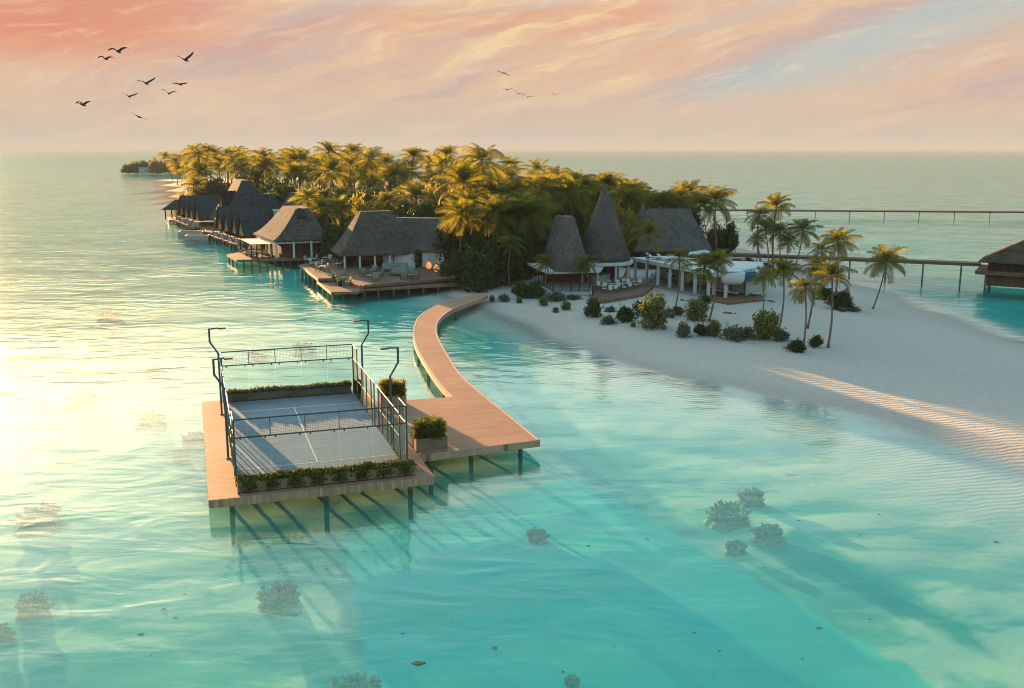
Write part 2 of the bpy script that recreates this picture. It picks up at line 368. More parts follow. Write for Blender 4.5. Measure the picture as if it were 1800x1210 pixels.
def sheet(name, Z, mat, attr=None, aname='depth'):
    ny, nx = GX.shape
    me = bpy.data.meshes.new(name)
    co = np.stack([GX, GY, Z], -1).reshape(-1, 3)
    i = np.arange(ny * nx).reshape(ny, nx)
    q = np.stack([i[:-1, :-1], i[:-1, 1:], i[1:, 1:], i[1:, :-1]], -1).reshape(-1, 4)
    me.vertices.add(len(co)); me.vertices.foreach_set('co', co.ravel().astype(np.float32))
    me.loops.add(q.size); me.loops.foreach_set('vertex_index', q.ravel().astype(np.int32))
    me.polygons.add(len(q)); me.polygons.foreach_set('loop_start', np.arange(0, q.size, 4, dtype=np.int32))
    me.polygons.foreach_set('loop_total', np.full(len(q), 4, dtype=np.int32))
    me.polygons.foreach_set('use_smooth', np.ones(len(q), bool))
    me.update(calc_edges=True); me.validate()
    if attr is not None:
        at_ = me.attributes.new(aname, 'FLOAT', 'POINT'); at_.data.foreach_set('value', attr.ravel().astype(np.float32))
    me.materials.append(mat); o = bpy.data.objects.new(name, me); COL.objects.link(o); return struct(o)

# sand: pale dry, damp band at the waterline, rippled; teal patches on the sea floor
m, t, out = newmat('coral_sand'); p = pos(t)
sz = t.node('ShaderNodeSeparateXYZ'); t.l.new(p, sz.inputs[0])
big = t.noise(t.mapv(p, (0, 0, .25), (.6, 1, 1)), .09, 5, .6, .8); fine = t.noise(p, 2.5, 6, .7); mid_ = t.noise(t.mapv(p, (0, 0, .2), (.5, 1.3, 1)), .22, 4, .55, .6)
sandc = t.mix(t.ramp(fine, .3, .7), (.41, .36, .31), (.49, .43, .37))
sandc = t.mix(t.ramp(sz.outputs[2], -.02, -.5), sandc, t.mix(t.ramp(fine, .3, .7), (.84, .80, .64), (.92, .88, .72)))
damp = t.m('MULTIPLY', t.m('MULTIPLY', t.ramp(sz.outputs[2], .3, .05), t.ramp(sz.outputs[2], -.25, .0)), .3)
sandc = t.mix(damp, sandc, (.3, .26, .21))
teal_patch = t.m('MULTIPLY', t.ramp(t.m('ADD', t.m('MULTIPLY', big, .45), t.m('MULTIPLY', mid_, .6)), .47, .585), t.ramp(sz.outputs[2], -.5, -1.5))  # streaky teal patches, fading in with depth
sandc = t.mix(t.m('MULTIPLY', teal_patch, .88), sandc, (.10, .52, .48))
lit_ = t.node('ShaderNodeAttribute', attribute_name='litter').outputs['Fac']
sandc = t.mix(t.ramp(t.m('ADD', lit_, t.m('MULTIPLY', t.m('SUBTRACT', fine, .5), .8)), .3, .7), sandc, (.07, .055, .035))
# broad cast shadow painted on the sea floor before the court, straight edged, and a narrow painted shadow strip beside it
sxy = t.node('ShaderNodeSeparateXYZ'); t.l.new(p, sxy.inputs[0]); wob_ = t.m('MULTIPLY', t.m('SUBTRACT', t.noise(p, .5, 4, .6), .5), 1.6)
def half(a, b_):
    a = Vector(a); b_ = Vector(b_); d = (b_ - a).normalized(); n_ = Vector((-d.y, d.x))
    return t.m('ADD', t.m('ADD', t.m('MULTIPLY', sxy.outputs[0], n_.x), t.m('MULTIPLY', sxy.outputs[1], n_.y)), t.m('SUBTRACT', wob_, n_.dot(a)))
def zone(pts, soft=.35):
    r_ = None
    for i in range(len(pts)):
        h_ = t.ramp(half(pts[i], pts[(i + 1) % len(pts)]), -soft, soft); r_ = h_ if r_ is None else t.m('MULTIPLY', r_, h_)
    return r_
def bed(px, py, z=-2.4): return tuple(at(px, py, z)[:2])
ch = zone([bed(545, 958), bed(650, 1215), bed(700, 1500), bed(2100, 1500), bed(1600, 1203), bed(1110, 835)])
strip_shade = zone([bed(1330, 985), bed(1742, 1180), bed(1700, 1130), bed(1400, 960)], .5)
shore_shade = zone([bed(325, 415, 0), bed(420, 490, 0), bed(560, 556, 0), bed(760, 604, 0), bed(1075, 640, 0), bed(870, 480, 0), bed(420, 370, 0)], 3.0)  # teal shade of buildings and trees put into the sea floor colour
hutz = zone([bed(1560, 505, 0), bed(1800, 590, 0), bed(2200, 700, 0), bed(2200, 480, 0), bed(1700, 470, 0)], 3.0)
sandc = t.mix(t.m('MULTIPLY', t.m('MULTIPLY', t.m('MAXIMUM', shore_shade, hutz), t.ramp(sz.outputs[2], -.3, -.9)), .95), sandc, (.03, .60, .55))
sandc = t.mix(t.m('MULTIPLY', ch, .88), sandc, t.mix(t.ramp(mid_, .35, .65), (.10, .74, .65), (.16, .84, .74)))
sandc = t.mix(t.m('MULTIPLY', strip_shade, .85), sandc, (.05, .46, .43))
leafl = t.noise(p, 1.6, 3, .5); sandc = t.mix(t.m('MULTIPLY', t.m('MULTIPLY', t.ramp(leafl, .70, .74), t.ramp(sz.outputs[2], .5, .8)), .5), sandc, (.2, .15, .1))
b = bsdf(t, sandc, .95, 0, .05)
wv = t.node('ShaderNodeTexWave', wave_type='BANDS', bands_direction='DIAGONAL'); t.l.new(t.mapv(p, (0, 0, R(-50)), (1, 1, 0)), wv.inputs['Vector'])
wv.inputs['Scale'].default_value = .8; wv.inputs['Distortion'].default_value = 5; wv.inputs['Detail'].default_value = 3; wv.inputs['Detail Scale'].default_value = .8
rip = t.m('MULTIPLY', wv.outputs['Fac'], t.m('MULTIPLY', t.ramp(sz.outputs[2], .62, .3), t.ramp(sz.outputs[2], -1.2, -.3)))
bump(t, b, t.m('ADD', t.m('MULTIPLY', rip, 1.0), t.m('MULTIPLY', fine, .8)), .015)
t.l.new(b.outputs[0], out.inputs[0])
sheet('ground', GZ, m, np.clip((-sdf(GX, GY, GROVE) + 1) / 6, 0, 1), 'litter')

# lagoon water: Fresnel mirror over a body that is partly clear (sea floor shows, tinted) and partly milky turquoise
m, t, out = newmat('lagoon_water'); p = pos(t)
dp = t.node('ShaderNodeAttribute', attribute_name='depth').outputs['Fac']
w1 = t.noise(t.mapv(p, (0, 0, .12), (.2, .38, 1)), 1.0, 2, .5, .8)
w2 = t.noise(t.mapv(p, (0, 0, -.2), (.75, 1.9, 1)), 1.0, 3, .55, .5)
w3 = t.noise(t.mapv(p, (0, 0, .3), (.035, .07, 1)), 1.0, 3, .5, .3)
h = t.m('ADD', t.m('MULTIPLY', w1, 1.0), t.m('MULTIPLY', w2, .13))
h = t.m('MULTIPLY', h, t.ramp(w3, .2, .75))
bp = t.node('ShaderNodeBump'); bp.inputs['Distance'].default_value = WAVE; t.l.new(h, bp.inputs['Height'])
gls = t.node('ShaderNodeBsdfGlossy'); gls.inputs['Roughness'].default_value = .075; t.l.new(bp.outputs[0], gls.inputs['Normal'])
fr = t.node('ShaderNodeFresnel'); fr.inputs[0].default_value = 1.33; t.l.new(bp.outputs[0], fr.inputs['Normal'])
tr = t.node('ShaderNodeBsdfTransparent')
dk = t.m('MINIMUM', t.m('DIVIDE', dp, 1.7), 1.0)
t.put(tr.inputs[0], t.mix(t.ramp(dp, 3.0, 9.0), t.mix(t.m('MAXIMUM', dk, 0.0), (1, 1, 1), TINT), TINT2))
df = t.node('ShaderNodeBsdfDiffuse'); t.put(df.inputs[0], t.mix(t.ramp(w3, .35, .65), MILK1, MILK2))
k = t.m('MULTIPLY', t.ramp(dp, 0.0, 2.2), KMILK)
body = t.ms(k, tr.outputs[0], df.outputs[0])
t.l.new(t.ms(t.m('MULTIPLY', fr.outputs[0], t.m('MULTIPLY', t.ramp(dp, -.02, .25), FRES)), body, gls.outputs[0]), out.inputs[0])
sheet('water', np.zeros_like(GX), m, -GZ)

def gz(x, y): return float(terrain(np.array([[x]]), np.array([[y]]))[0, 0])
# ------------------------------------------------------------------ padel court platform
DZ = 1.1
def lbox(mb, x0, x1, y0, y1, z0, z1):
    mb.prism([cl(x0, y0), cl(x1, y0), cl(x1, y1), cl(x0, y1)], z0, z1)
pf = thing('court_platform', 'square timber platform on short stilts that carries the blue grey padel court', 'platform', cl(0, 0, 0))
mb = MB(); lbox(mb, -6.58, 6.28, -11.75, 11.2, .72, DZ); mb.build('deck', M['deck'], pf)
mb = MB(); lbox(mb, -6.60, 6.30, -11.83, -11.755, .62, DZ - .003); mb.build('fascia', M['fascia'], pf)
mb = MB(); lbox(mb, -6.66, -6.585, -11.75, 11.2, .66, DZ - .003); mb.build('fascia', M['fascia_long'], pf)
mb = MB(); lbox(mb, 6.285, 6.36, -11.75, 11.2, .66, DZ - .003); mb.build('fascia', M['fascia_long'], pf)
for x in (-5.4, 0, 5.1):
    for y in (-10.6, -3.5, 3.5, 10.2):
        mb = MB(); p = cl(x, y); mb.tube([(p.x, p.y, -3.2), (p.x, p.y, .72)], .15, 10); mb.build('stilt', M['stilt'], pf)

pc = thing('padel_court', 'fenced padel court with blue grey floor, glass end walls and green steel frame', 'padel court', cl(0, 0, DZ))
mb = MB(); lbox(mb, -5, 5, -10, 10, DZ, DZ + .045); mb.build('court_floor', M['court'], pc)
zl = DZ + .05
def lline(x0, x1, y0, y1):
    mb.quad(cl(x0, y0, zl), cl(x1, y0, zl), cl(x1, y1, zl), cl(x0, y1, zl))
mb = MB(); lline(-5, 5, 6.9, 6.97); lline(-5, 5, -6.97, -6.9); lline(-.028, .028, -6.9, 6.9)
mb.build('court_lines', M['line'], pc)
CF = DZ + .045
def post(x, y, h, r=.05):
    mb = MB(); p = cl(x, y); mb.box((p.x, p.y, CF + h / 2), (r * 2, r * 2, h), YAW); mb.build('post', M['steel'], pc)
def rail(a, b, za, zb=None, r=.035, into=None):
    zb = za if zb is None else zb
    m2 = into or MB(); pa, pb = cl(*a, CF + za), cl(*b, CF + zb); m2.tube([pa, pb], r, 4)
    if into is None: m2.build('rail', M['steel'], pc)
def panel(name, a, b, z0, z1, mat, th=.012):
    pa, pb = cl(*a), cl(*b); d = (pb - pa).normalized(); n = Vector((-d.y, d.x, 0)) * th / 2
    m2 = MB(); m2.prism([pa + n, pa - n, pb - n, pb + n], CF + z0, CF + z1); m2.build(name, mat, pc)
def mesh_panel(a, b, z0, z1):
    """woven wire: thin crossed wires"""
    pa, pb = cl(*a), cl(*b); L = (pb - pa).length; m2 = MB(); n = max(2, int(L / .11)); k = max(2, int((z1 - z0) / .11))
    for i in range(1, n):
        q = pa.lerp(pb, i / n); m2.tube([(q.x, q.y, CF + z0), (q.x, q.y, CF + z1)], .0045, 3, False)
    for i in range(1, k):
        z = CF + z0 + (z1 - z0) * i / k; m2.tube([(pa.x, pa.y, z), (pb.x, pb.y, z)], .0045, 3, False)
    m2.build('wire_panel', M['steel'], pc)
for sy in (-1, 1):
    y = 10.05 * sy
    for x in (-5.05, 5.05): post(x, y, 4.0, .06)
    for x in (-3, -1, 1, 3):                                    # uprights only in the wire strip over the glass
        m2 = MB(); p = cl(x, y); m2.box((p.x, p.y, CF + 3.45), (.06, .06, 1.1), YAW); m2.build('post', M['steel'], pc)
    rail((-5.05, y), (5.05, y), 4.0, r=.045); rail((-5.05, y), (5.05, y), 2.92, r=.045)
    for i in range(5):
        x0 = -5 + 2 * i; panel('glass_panel', (x0 + .015, y), (x0 + 1.985, y), .03, 2.88, M['glass'])
        for xx in (x0 + .3, x0 + 1.7):
            for zz in (2.83, .08):
                m2 = MB(); p = cl(xx, y - .06 * sy); m2.box((p.x, p.y, CF + zz), (.09, .08, .12), YAW); m2.build('clamp', M['steel'], pc)
    mesh_panel((-5, y), (5, y), 2.95, 3.97)
for sx in (-1, 1):
    x = 5.05 * sx
    ys = [-10.05, -8, -6, -4, -2, -.8, .8, 2, 4, 6, 8, 10.05]
    for y in ys[1:-1]: post(x, y, 4.0 if abs(y) > 7 else 3.0, .045)
    for sy in (-1, 1):
        rail((x, 10.05 * sy), (x, 8 * sy), 4.0); rail((x, 10.05 * sy), (x, 8 * sy), 2.92); rail((x, 8 * sy), (x, .8 * sy), 3.0)
        rail((x, 8 * sy), (x, .8 * sy), 1.5, r=.02)
        panel('glass_panel', (x, 9.98 * sy), (x, 8.03 * sy), .03, 2.88, M['glass'])
        panel('glass_panel', (x, 7.97 * sy), (x, 6.03 * sy), .03, 1.95, M['glass'])
        mesh_panel((x, 10 * sy), (x, 8.03 * sy), 2.95, 3.97); mesh_panel((x, 7.97 * sy), (x, 6.03 * sy), 2.0, 2.97)
        for y0, y1 in ((6, 4), (4, 2), (2, .8)): mesh_panel((x, y0 * sy), (x, y1 * sy), .05, 2.97)
    rail((x, -.8), (x, .8), 3.0)
net = None
m2 = MB()
for sx in (-1, 1):
    p = cl(4.9 * sx, 0); m2.box((p.x, p.y, CF + .5), (.08, .08, 1.0), YAW)
m2.build('net_post', M['steel'], pc)
m2 = MB(); a, b = cl(-4.86, 0), cl(4.86, 0)
for i in range(91):
    q = a.lerp(b, i / 90); m2.tube([(q.x, q.y, CF + .03), (q.x, q.y, CF + .9)], .004, 3, False)
for i in range(1, 9): m2.tube([(a.x, a.y, CF + .1 * i), (b.x, b.y, CF + .1 * i)], .004, 3, False)
nt = m2.build('net', M['net'], pc)
m2 = MB(); m2.tube([(a.x, a.y, CF + .92), (b.x, b.y, CF + .92)], .03, 5); m2.build('net_band', M['line'], nt)

# light masts: upright shaft, outward kink, short arm back over the court
mast_info = [(-1, 6.9, 'bent steel light mast at the left fence, far corner, taller in the photo'), (-1, -4.2, 'bent steel light mast at the left fence, nearer the camera'),
             (1, 6.9, 'bent steel light mast at the right fence, behind the first planter'), (1, -4.2, 'bent steel light mast at the right fence, between the two planters')]
for sx, y, lab in mast_info:
    x = 5.28 * sx; b0 = cl(x, y, DZ)
    o = thing('light_mast', lab, 'light mast', b0, 'light masts round the court')
    P = [cl(x, y, DZ), cl(x, y, DZ + 4.6), cl(x + .55 * sx, y, DZ + 5.5), cl(x + .55 * sx, y, DZ + 6.45), cl(x - .1 * sx, y, DZ + 6.5)]
    m2 = MB(); m2.tube(P[:4] + [P[3] + Vector((0, 0, .06))], .075, 6); m2.tube([P[3], P[4]], .05, 6); m2.build('shaft', M['steel'], o)
    q = cl(x - .35 * sx, y, DZ + 6.47); m2 = MB(); m2.box((q.x, q.y, q.z), (.55, .3, .1), YAW); hd = m2.build('lamp_head', M['steel_dark'], o)
    m2 = MB(); m2.box((q.x, q.y, q.z - .06), (.46, .24, .02), YAW); m2.build('lens', M['lamp'], hd)
    m2 = MB(); m2.box((b0.x, b0.y, b0.z + .02), (.3, .3, .04), YAW); m2.build('base_plate', M['steel'], o)

# long planters at both ends
def leafy_strip(a, b, wid, z0, hgt, n, drape, rng, size=.2):
    m2 = MB(); d = (b - a); L = d.length; d.normalize(); nrm = Vector((-d.y, d.x, 0))
    for i in range(n):
        u = rng.random() * L; clump = .55 + .45 * math.sin(u * 2.1 + math.sin(u * .7) * 2) * rng.random()
        if drape and rng.random() < .2:
            uu = (math.floor(u / 1.3) + .5) * 1.3 + rng.gauss(0, .22); c = a + d * min(max(uu, 0), L) - nrm * (wid / 2 + .05 + rng.random() * .1); z = z0 - rng.random() ** 1.4 * .45
        else:
            c = a + d * u + nrm * (rng.random() - .5) * wid; z = z0 + rng.random() * hgt * clump
        leaf(m2, Vector((c.x, c.y, z)), size * (.6 + rng.random() * .8), rng)
    return m2
def leaf(m2, c, s, rng, up=.4, w=.42):
    ax = Vector((rng.gauss(0, 1), rng.gauss(0, 1), rng.gauss(up, .7))); ax.normalize()
    sd = ax.cross(Vector((rng.gauss(0, 1), rng.gauss(0, 1), rng.gauss(0, 1)))); sd.normalize(); sd *= s * w
    m2.add([c, c + ax * s * .5 + sd, c + ax * s, c + ax * s * .5 - sd], [(0, 1, 2, 3)])
rng = random.Random(3)
for y0, y1, x0, x1, lab, dr in ((-11.2, -10.35, -5.05, 5.3, 'long low wooden planter with trailing plants on the near edge of the platform', True),
                             (10.3, 11.1, -4.7, 4.9, 'long low dark planter behind the far glass wall of the court', False)):
    c0 = cl((x0 + x1) / 2, (y0 + y1) / 2, DZ)
    o = thing('long_planter', lab, 'planter', c0)
    m2 = MB(); lbox(m2, x0, x1, y0, y1, DZ, DZ + .62); bx = m2.build('box', M['plank_box'] if dr else M['fascia_long'], o)
    m2 = MB(); lbox(m2, x0 - .02, x1 + .02, y0 - .02, y1 + .02, DZ, DZ + .05); m2.build('plinth', M['steel_dark'], o)
    ym = (y0 + y1) / 2; m2 = leafy_strip(cl(x0, ym), cl(x1, ym), y1 - y0, DZ + .58, .3, 5200, dr, rng, .17); m2.build('plants', M['hedge'], o)

# ------------------------------------------------------------------ landing deck and curved walkway
Lpx = [(794, 698), (770, 671.5), (748, 639), (731.6, 609), (727, 588), (728.6, 573), (737.5, 555.5), (766, 537.6), (798.6, 525.7), (828, 518.5), (852, 514.5)]
Rpx = [(911.7, 744.5), (849, 694), (810.5, 659.6), (786.7, 624), (771.8, 597), (767, 579), (773, 561), (795.6, 543.6), (834, 528.7), (857, 519)]
def cat(P, n=6):
    P = [Vector(p) for p in P]; Q = [P[0] * 2 - P[1]] + P + [P[-1] * 2 - P[-2]]; out = []
    for i in range(1, len(Q) - 2):
        for k in range(n):
            s = k / n; a, b, c, d = Q[i - 1], Q[i], Q[i + 1], Q[i + 2]
            out.append(.5 * ((2 * b) + (c - a) * s + (2 * a - 5 * b + 4 * c - d) * s * s + (3 * b - a - 3 * c + d) * s ** 3))
    return out + [P[-1]]
Lw = cat([at(*p, DZ) for p in Lpx]); Rw = cat([at(*p, DZ) for p in Rpx])
wk = thing('curved_walkway', 'long curving pale timber walkway from the beach to the wide landing deck beside the court', 'walkway', cl(10, 0, 0))
poly = [cl(6.46, -7.4), cl(14.9, -6.62)] + [Vector((p.x, p.y, 0)) for p in Rw] + [Vector((p.x, p.y, 0)) for p in Lw[::-1]] + [cl(8.88, 6.68), cl(6.46, 6.7)]
def tri_prism(m2, P, z0, z1):
    from mathutils.geometry import tessellate_polygon
    P = [Vector((p.x, p.y, 0)) for p in P]; n = len(P)
    T = tessellate_polygon([P]); vs = [(p.x, p.y, z0) for p in P] + [(p.x, p.y, z1) for p in P]
    fs = []
    for a, b, c in T:
        nz = (P[b] - P[a]).cross(P[c] - P[a]).z
        if nz < 0: b, c = c, b
        fs += [(n + a, n + b, n + c), (c, b, a)]
    fs += [(i, (i + 1) % n, n + (i + 1) % n, n + i) for i in range(n)]
    m2.add(vs, fs)
m2 = MB(); tri_prism(m2, poly, .74, DZ); m2.build('deck', M['deck'], wk)
def ribbon(pts, off, z0, z1):
    m2 = MB(); n = len(pts); A = []; B = []
    for i, p in enumerate(pts):
        d = (pts[min(i + 1, n - 1)] - pts[max(i - 1, 0)]); d.z = 0; d.normalize(); nn = Vector((d.y, -d.x, 0))
        A.append(p + nn * off * .06); B.append(p + nn * off)
    for i in range(n - 1):
        q = [A[i], B[i], B[i + 1], A[i + 1]]
        vs = [(v.x, v.y, z0) for v in q] + [(v.x, v.y, z1) for v in q]
        m2.add(vs, [(3, 2, 1, 0), (4, 5, 6, 7), (0, 1, 5, 4), (2, 3, 7, 6), (1, 2, 6, 5), (3, 0, 4, 7)])
    return m2
ribbon([cl(14.9, -6.62, 0)] + Rw, .07, .62, DZ - .004).build('edge_board', M['fascia_long'], wk)
ribbon(Lw, -.07, .62, DZ - .004).build('edge_board', M['fascia_long'], wk)
ribbon([cl(14.86, -6.62, 0)] + [p - Vector((.0, 0, 0)) for p in Rw], -.09, DZ, DZ + .012).build('sunlit_edge_strip', M['sunlit_edge'], wk)  # added strip, sunlight on the deck edge put into its colour
ribbon(Lw, .1, DZ, DZ + .012).build('sunlit_edge_strip', M['sunlit_edge'], wk)
m2 = MB(); tri_prism(m2, [cl(6.46, -7.47), cl(14.96, -6.69), cl(14.9, -6.625), cl(6.46, -7.405)], .62, DZ - .004); m2.build('edge_board', M['fascia_long'], wk)
for p in [cl(7.4, -6.4), cl(10.3, -5.9), cl(13.9, -5.6), cl(7.4, 5), cl(12.2, 1)]:
    m2 = MB(); m2.tube([(p.x, p.y, -3.2), (p.x, p.y, .74)], .15, 10); m2.build('stilt', M['stilt'], wk)
for i in range(6, len(Lw) - 6, 7):
    j = min(len(Rw) - 1, int(i * len(Rw) / len(Lw)))
    for s in (.12, .88):
        p = Lw[i].lerp(Rw[j], s); m2 = MB(); m2.tube([(p.x, p.y, -3.0), (p.x, p.y, .74)], .16, 8); m2.build('stilt', M['stilt'], wk)

# square planters with bushy yellow-green plants
def rosette_bush(m2, c, w, d, h, n, rng):
    for i in range(n):
        b = Vector((c[0] + (rng.random() - .5) * w, c[1] + (rng.random() - .5) * d, c[2] + rng.random() * h * .75)); az = rng.random() * 6.28
        for k in range(11):
            a = az + k * 2.4; e = .2 + 1.1 * rng.random(); L = .26 + .28 * rng.random()
            dr = Vector((math.cos(a) * math.cos(e), math.sin(a) * math.cos(e), math.sin(e))); sd = Vector((-math.sin(a), math.cos(a), 0)) * .045
            m2.add([b, b + dr * L * .5 + sd, b + dr * L - Vector((0, 0, .08)), b + dr * L * .5 - sd], [(0, 1, 2, 3)])
for x, y, lx, ly, lab, gold in ((7.45, -5.9, 2.1, 1.5, 'square wooden planter with bushy green plants on the near edge of the landing deck', 0),
                       (7.35, 5.75, 1.9, 1.3, 'square wooden planter with bright yellow plants at the far corner of the landing deck', 1)):
    c0 = cl(x, y, DZ); o = thing('square_planter', lab, 'planter', c0)
    m2 = MB()
    for (x0, x1, y0, y1) in ((-lx / 2, lx / 2, -ly / 2, -ly / 2 + .08), (-lx / 2, lx / 2, ly / 2 - .08, ly / 2), (-lx / 2, -lx / 2 + .08, -ly / 2 + .08, ly / 2 - .08), (lx / 2 - .08, lx / 2, -ly / 2 + .08, ly / 2 - .08)):
        lbox(m2, x + x0, x + x1, y + y0, y + y1, DZ, DZ + .8)
    m2.build('box', M['plank_box'], o)
    m2 = MB(); lbox(m2, x - lx / 2 + .08, x + lx / 2 - .08, y - ly / 2 + .08, y + ly / 2 - .08, DZ, DZ + .68); m2.build('soil', M['stilt'], o)
    m2 = MB(); rosette_bush(m2, (c0.x, c0.y, DZ + .7), lx * .92, ly * .9, 1.35, 260, rng); m2.build('plants', M['leaf_gold'] if gold else M['leaf_lime'], o)
# ------------------------------------------------------------------ buildings
def lerp2(P, Q, t): return [(p[0] + (q[0] - p[0]) * t, p[1] + (q[1] - p[1]) * t) for p, q in zip(P, Q)]
def roof_mb(low, high, zl, zh, flare=1.2, n=7, lip=.28):
    """hipped thatch: loft from eave quad to ridge quad, concave towards the eaves"""
    A = sum(low[i][0] * low[(i + 1) % 4][1] - low[(i + 1) % 4][0] * low[i][1] for i in range(4))
    if A < 0: low, high = low[::-1], high[::-1]
    rings = []; inner = lerp2(low, high, .06)
    rings.append([Vector((p[0], p[1], zl - .05)) for p in inner]); rings.append([Vector((p[0], p[1], zl - lip)) for p in low])
    for i in range(n + 1):
        u = i / n; q = lerp2(low, high, u); z = zl + (zh - zl) * u ** flare
        rings.append([Vector((p[0], p[1], z)) for p in q])
    m2 = MB(); m2.rings(rings); return m2
def W2(*p): return tuple(at(*p)[:2])
def slab(poly, z0, z1): m2 = MB(); m2.prism(poly, z0, z1); return m2
def col(p, z0, z1, r=.18, n=4):
    m2 = MB()
    if n == 4: m2.box((p[0], p[1], (z0 + z1) / 2), (2 * r, 2 * r, z1 - z0))
    else: m2.tube([(p[0], p[1], z0), (p[0], p[1], z1)], r, n)
    return m2
def inset(P, k):
    cx = sum(p[0] for p in P) / len(P); cy = sum(p[1] for p in P) / len(P)
    return [(cx + (p[0] - cx) * k, cy + (p[1] - cy) * k) for p in P]
def walls(poly, z0, z1, th, mat, parent, name='wall', sides=None):
    n = len(poly); A = sum(poly[i][0] * poly[(i + 1) % n][1] - poly[(i + 1) % n][0] * poly[i][1] for i in range(n))
    if A < 0: poly = poly[::-1]
    inn = inset(poly, 1 - th)
    m2 = MB()
    for i in range(n):
        if sides is not None and i not in sides: continue
        j = (i + 1) % n; m2.prism([poly[i], poly[j], inn[j], inn[i]], z0, z1)
    return m2.build(name, mat, parent)
def stilts(points, z1, parent, r=.17, zb=-3.0):
    for p in points: col(p, zb, z1, r, 8).build('stilt', M['stilt'], parent)
def seglist(a, b, n): return [(a[0] + (b[0] - a[0]) * i / n, a[1] + (b[1] - a[1]) * i / n) for i in range(n + 1)]
def window_wall(a, b, z0, z1, n, parent, mat=None, fr=None, th=.1):
    """a run of framed windows between ground points a and b"""
    a = Vector((a[0], a[1], 0)); b = Vector((b[0], b[1], 0)); d = (b - a).normalized(); nn = Vector((-d.y, d.x, 0))
    for i in range(n):
        p = a.lerp(b, i / n); q = a.lerp(b, (i + 1) / n); m2 = MB(); f = .07
        def pr(u0, u1, za, zb, t_):
            x0 = p.lerp(q, u0); x1 = p.lerp(q, u1); m_.prism([x0 + nn * t_, x1 + nn * t_, x1 - nn * t_, x0 - nn * t_], za, zb)
        m_ = m2; w = (q - p).length; e = f / w
        pr(0, e, z0, z1, th / 2); pr(1 - e, 1, z0, z1, th / 2); pr(e, 1 - e, z0, z0 + f, th / 2); pr(e, 1 - e, z1 - f, z1, th / 2)
        wf = m2.build('window', fr or M['darkwood'], parent)
        m_ = MB(); pr(e, 1 - e, z0 + f, z1 - f, .012); m_.build('pane', mat or M['window'], wf)

# --- dining pavilion with the steep hipped roof and its terrace (left of centre)
Y0 = 3.9
r1 = thing('hipped_restaurant', 'restaurant with steep hipped dark thatch roof and white posts above the dining terrace', 'restaurant', (-21, 155, 1.6))
FL, FR, BL = W2(599, 448, Y0), W2(745.5, 443.5, Y0), W2(580.6, 439.5, Y0); BR = (FR[0] + BL[0] - FL[0], FR[1] + BL[1] - FL[1])
low = [FL, FR, BR, BL]
tF = atY(634, 371.8, 157.5); tR = atY(688, 371.4, 160); zt = (tF.z + tR.z) / 2
high = [(tF.x, tF.y), (tR.x, tR.y), (tR.x - .5, tR.y + 1.2), (tF.x - .6, tF.y + 1.2)]
roof_mb(low, high, Y0, zt, 1.12).build('roof', M['thatch'], r1)
body = inset(low, .84); zf = 1.62
walls(body, zf, Y0 + .3, .04, M['darkwood'], r1, sides=[2])
window_wall(body[0], body[1], zf, Y0 + .1, 6, r1); window_wall(body[3], body[0], zf, Y0 + .1, 4, r1); window_wall(body[1], body[2], zf, Y0 + .1, 4, r1)
fr_ = inset(low, .9)
for p in seglist(fr_[0], fr_[1], 5) : col(p, zf, Y0 + .15, .14).build('post', M['white'], r1)
for p in seglist(fr_[3], fr_[0], 3)[:-1]: col(p, zf, Y0 + .15, .14).build('post', M['brownwood'], r1)
slab(inset(low, .9), zf - .02, zf + .02).build('floor', M['deck_isl'], r1)
mm = MB(); rg = random.Random(5)
for k in range(9):                                           # tables and screens inside
    p = Vector(body[0]).lerp(Vector(body[1]), .1 + .1 * k); q = p + Vector((-.3, 1.5 + rg.random() * 3)); mm.box((q.x, q.y, zf + .4), (.8, .8, .8), rg.random())
mm.build('counter', M['brownwood'], r1)
mm = MB(); c_ = Vector(body[2]).lerp(Vector(body[3]), .5); mm.box((c_.x, c_.y - .6, 2.8), (5, .2, 2.2), .3); mm.build('back_panel', M['amber'], r1)

r2 = thing('restaurant_wing', 'low swept dark thatch wing with white wall joined behind the hipped restaurant', 'building', (-10, 160, 1.2))
aL, aR = atY(690, 384, 166), atY(776, 381.8, 164)
lo = [(aL.x - 1.5, 159.5), (atY(786, 437, 157).x, 157.0), (atY(790, 437, 168).x, 170.0), (aL.x - 2, 171.0)]
hi = [(aL.x, aL.y - 1), (aR.x, aR.y - 1), (aR.x, aR.y + 1), (aL.x, aL.y + 1)]
roof_mb(lo, hi, 4.35, (aL.z + aR.z) / 2, 1.35).build('roof', M['thatch'], r2)
wb = inset(lo, .9); walls(wb, 1.0, 4.6, .05, M['white'], r2)
m2 = MB(); p = Vector(wb[0]).lerp(Vector(wb[1]), .62); m2.box((p.x, p.y - .08, 2.7), (.35, .14, 3.2), -.1); m2.build('pier', M['darkwood'], r2)
m2 = MB(); p = Vector(wb[0]).lerp(Vector(wb[1]), .82); m2.box((p.x, p.y - .06, 2.4), (1.6, .1, 2.5), -.12); d_ = m2.build('door', M['plaster'], r2)

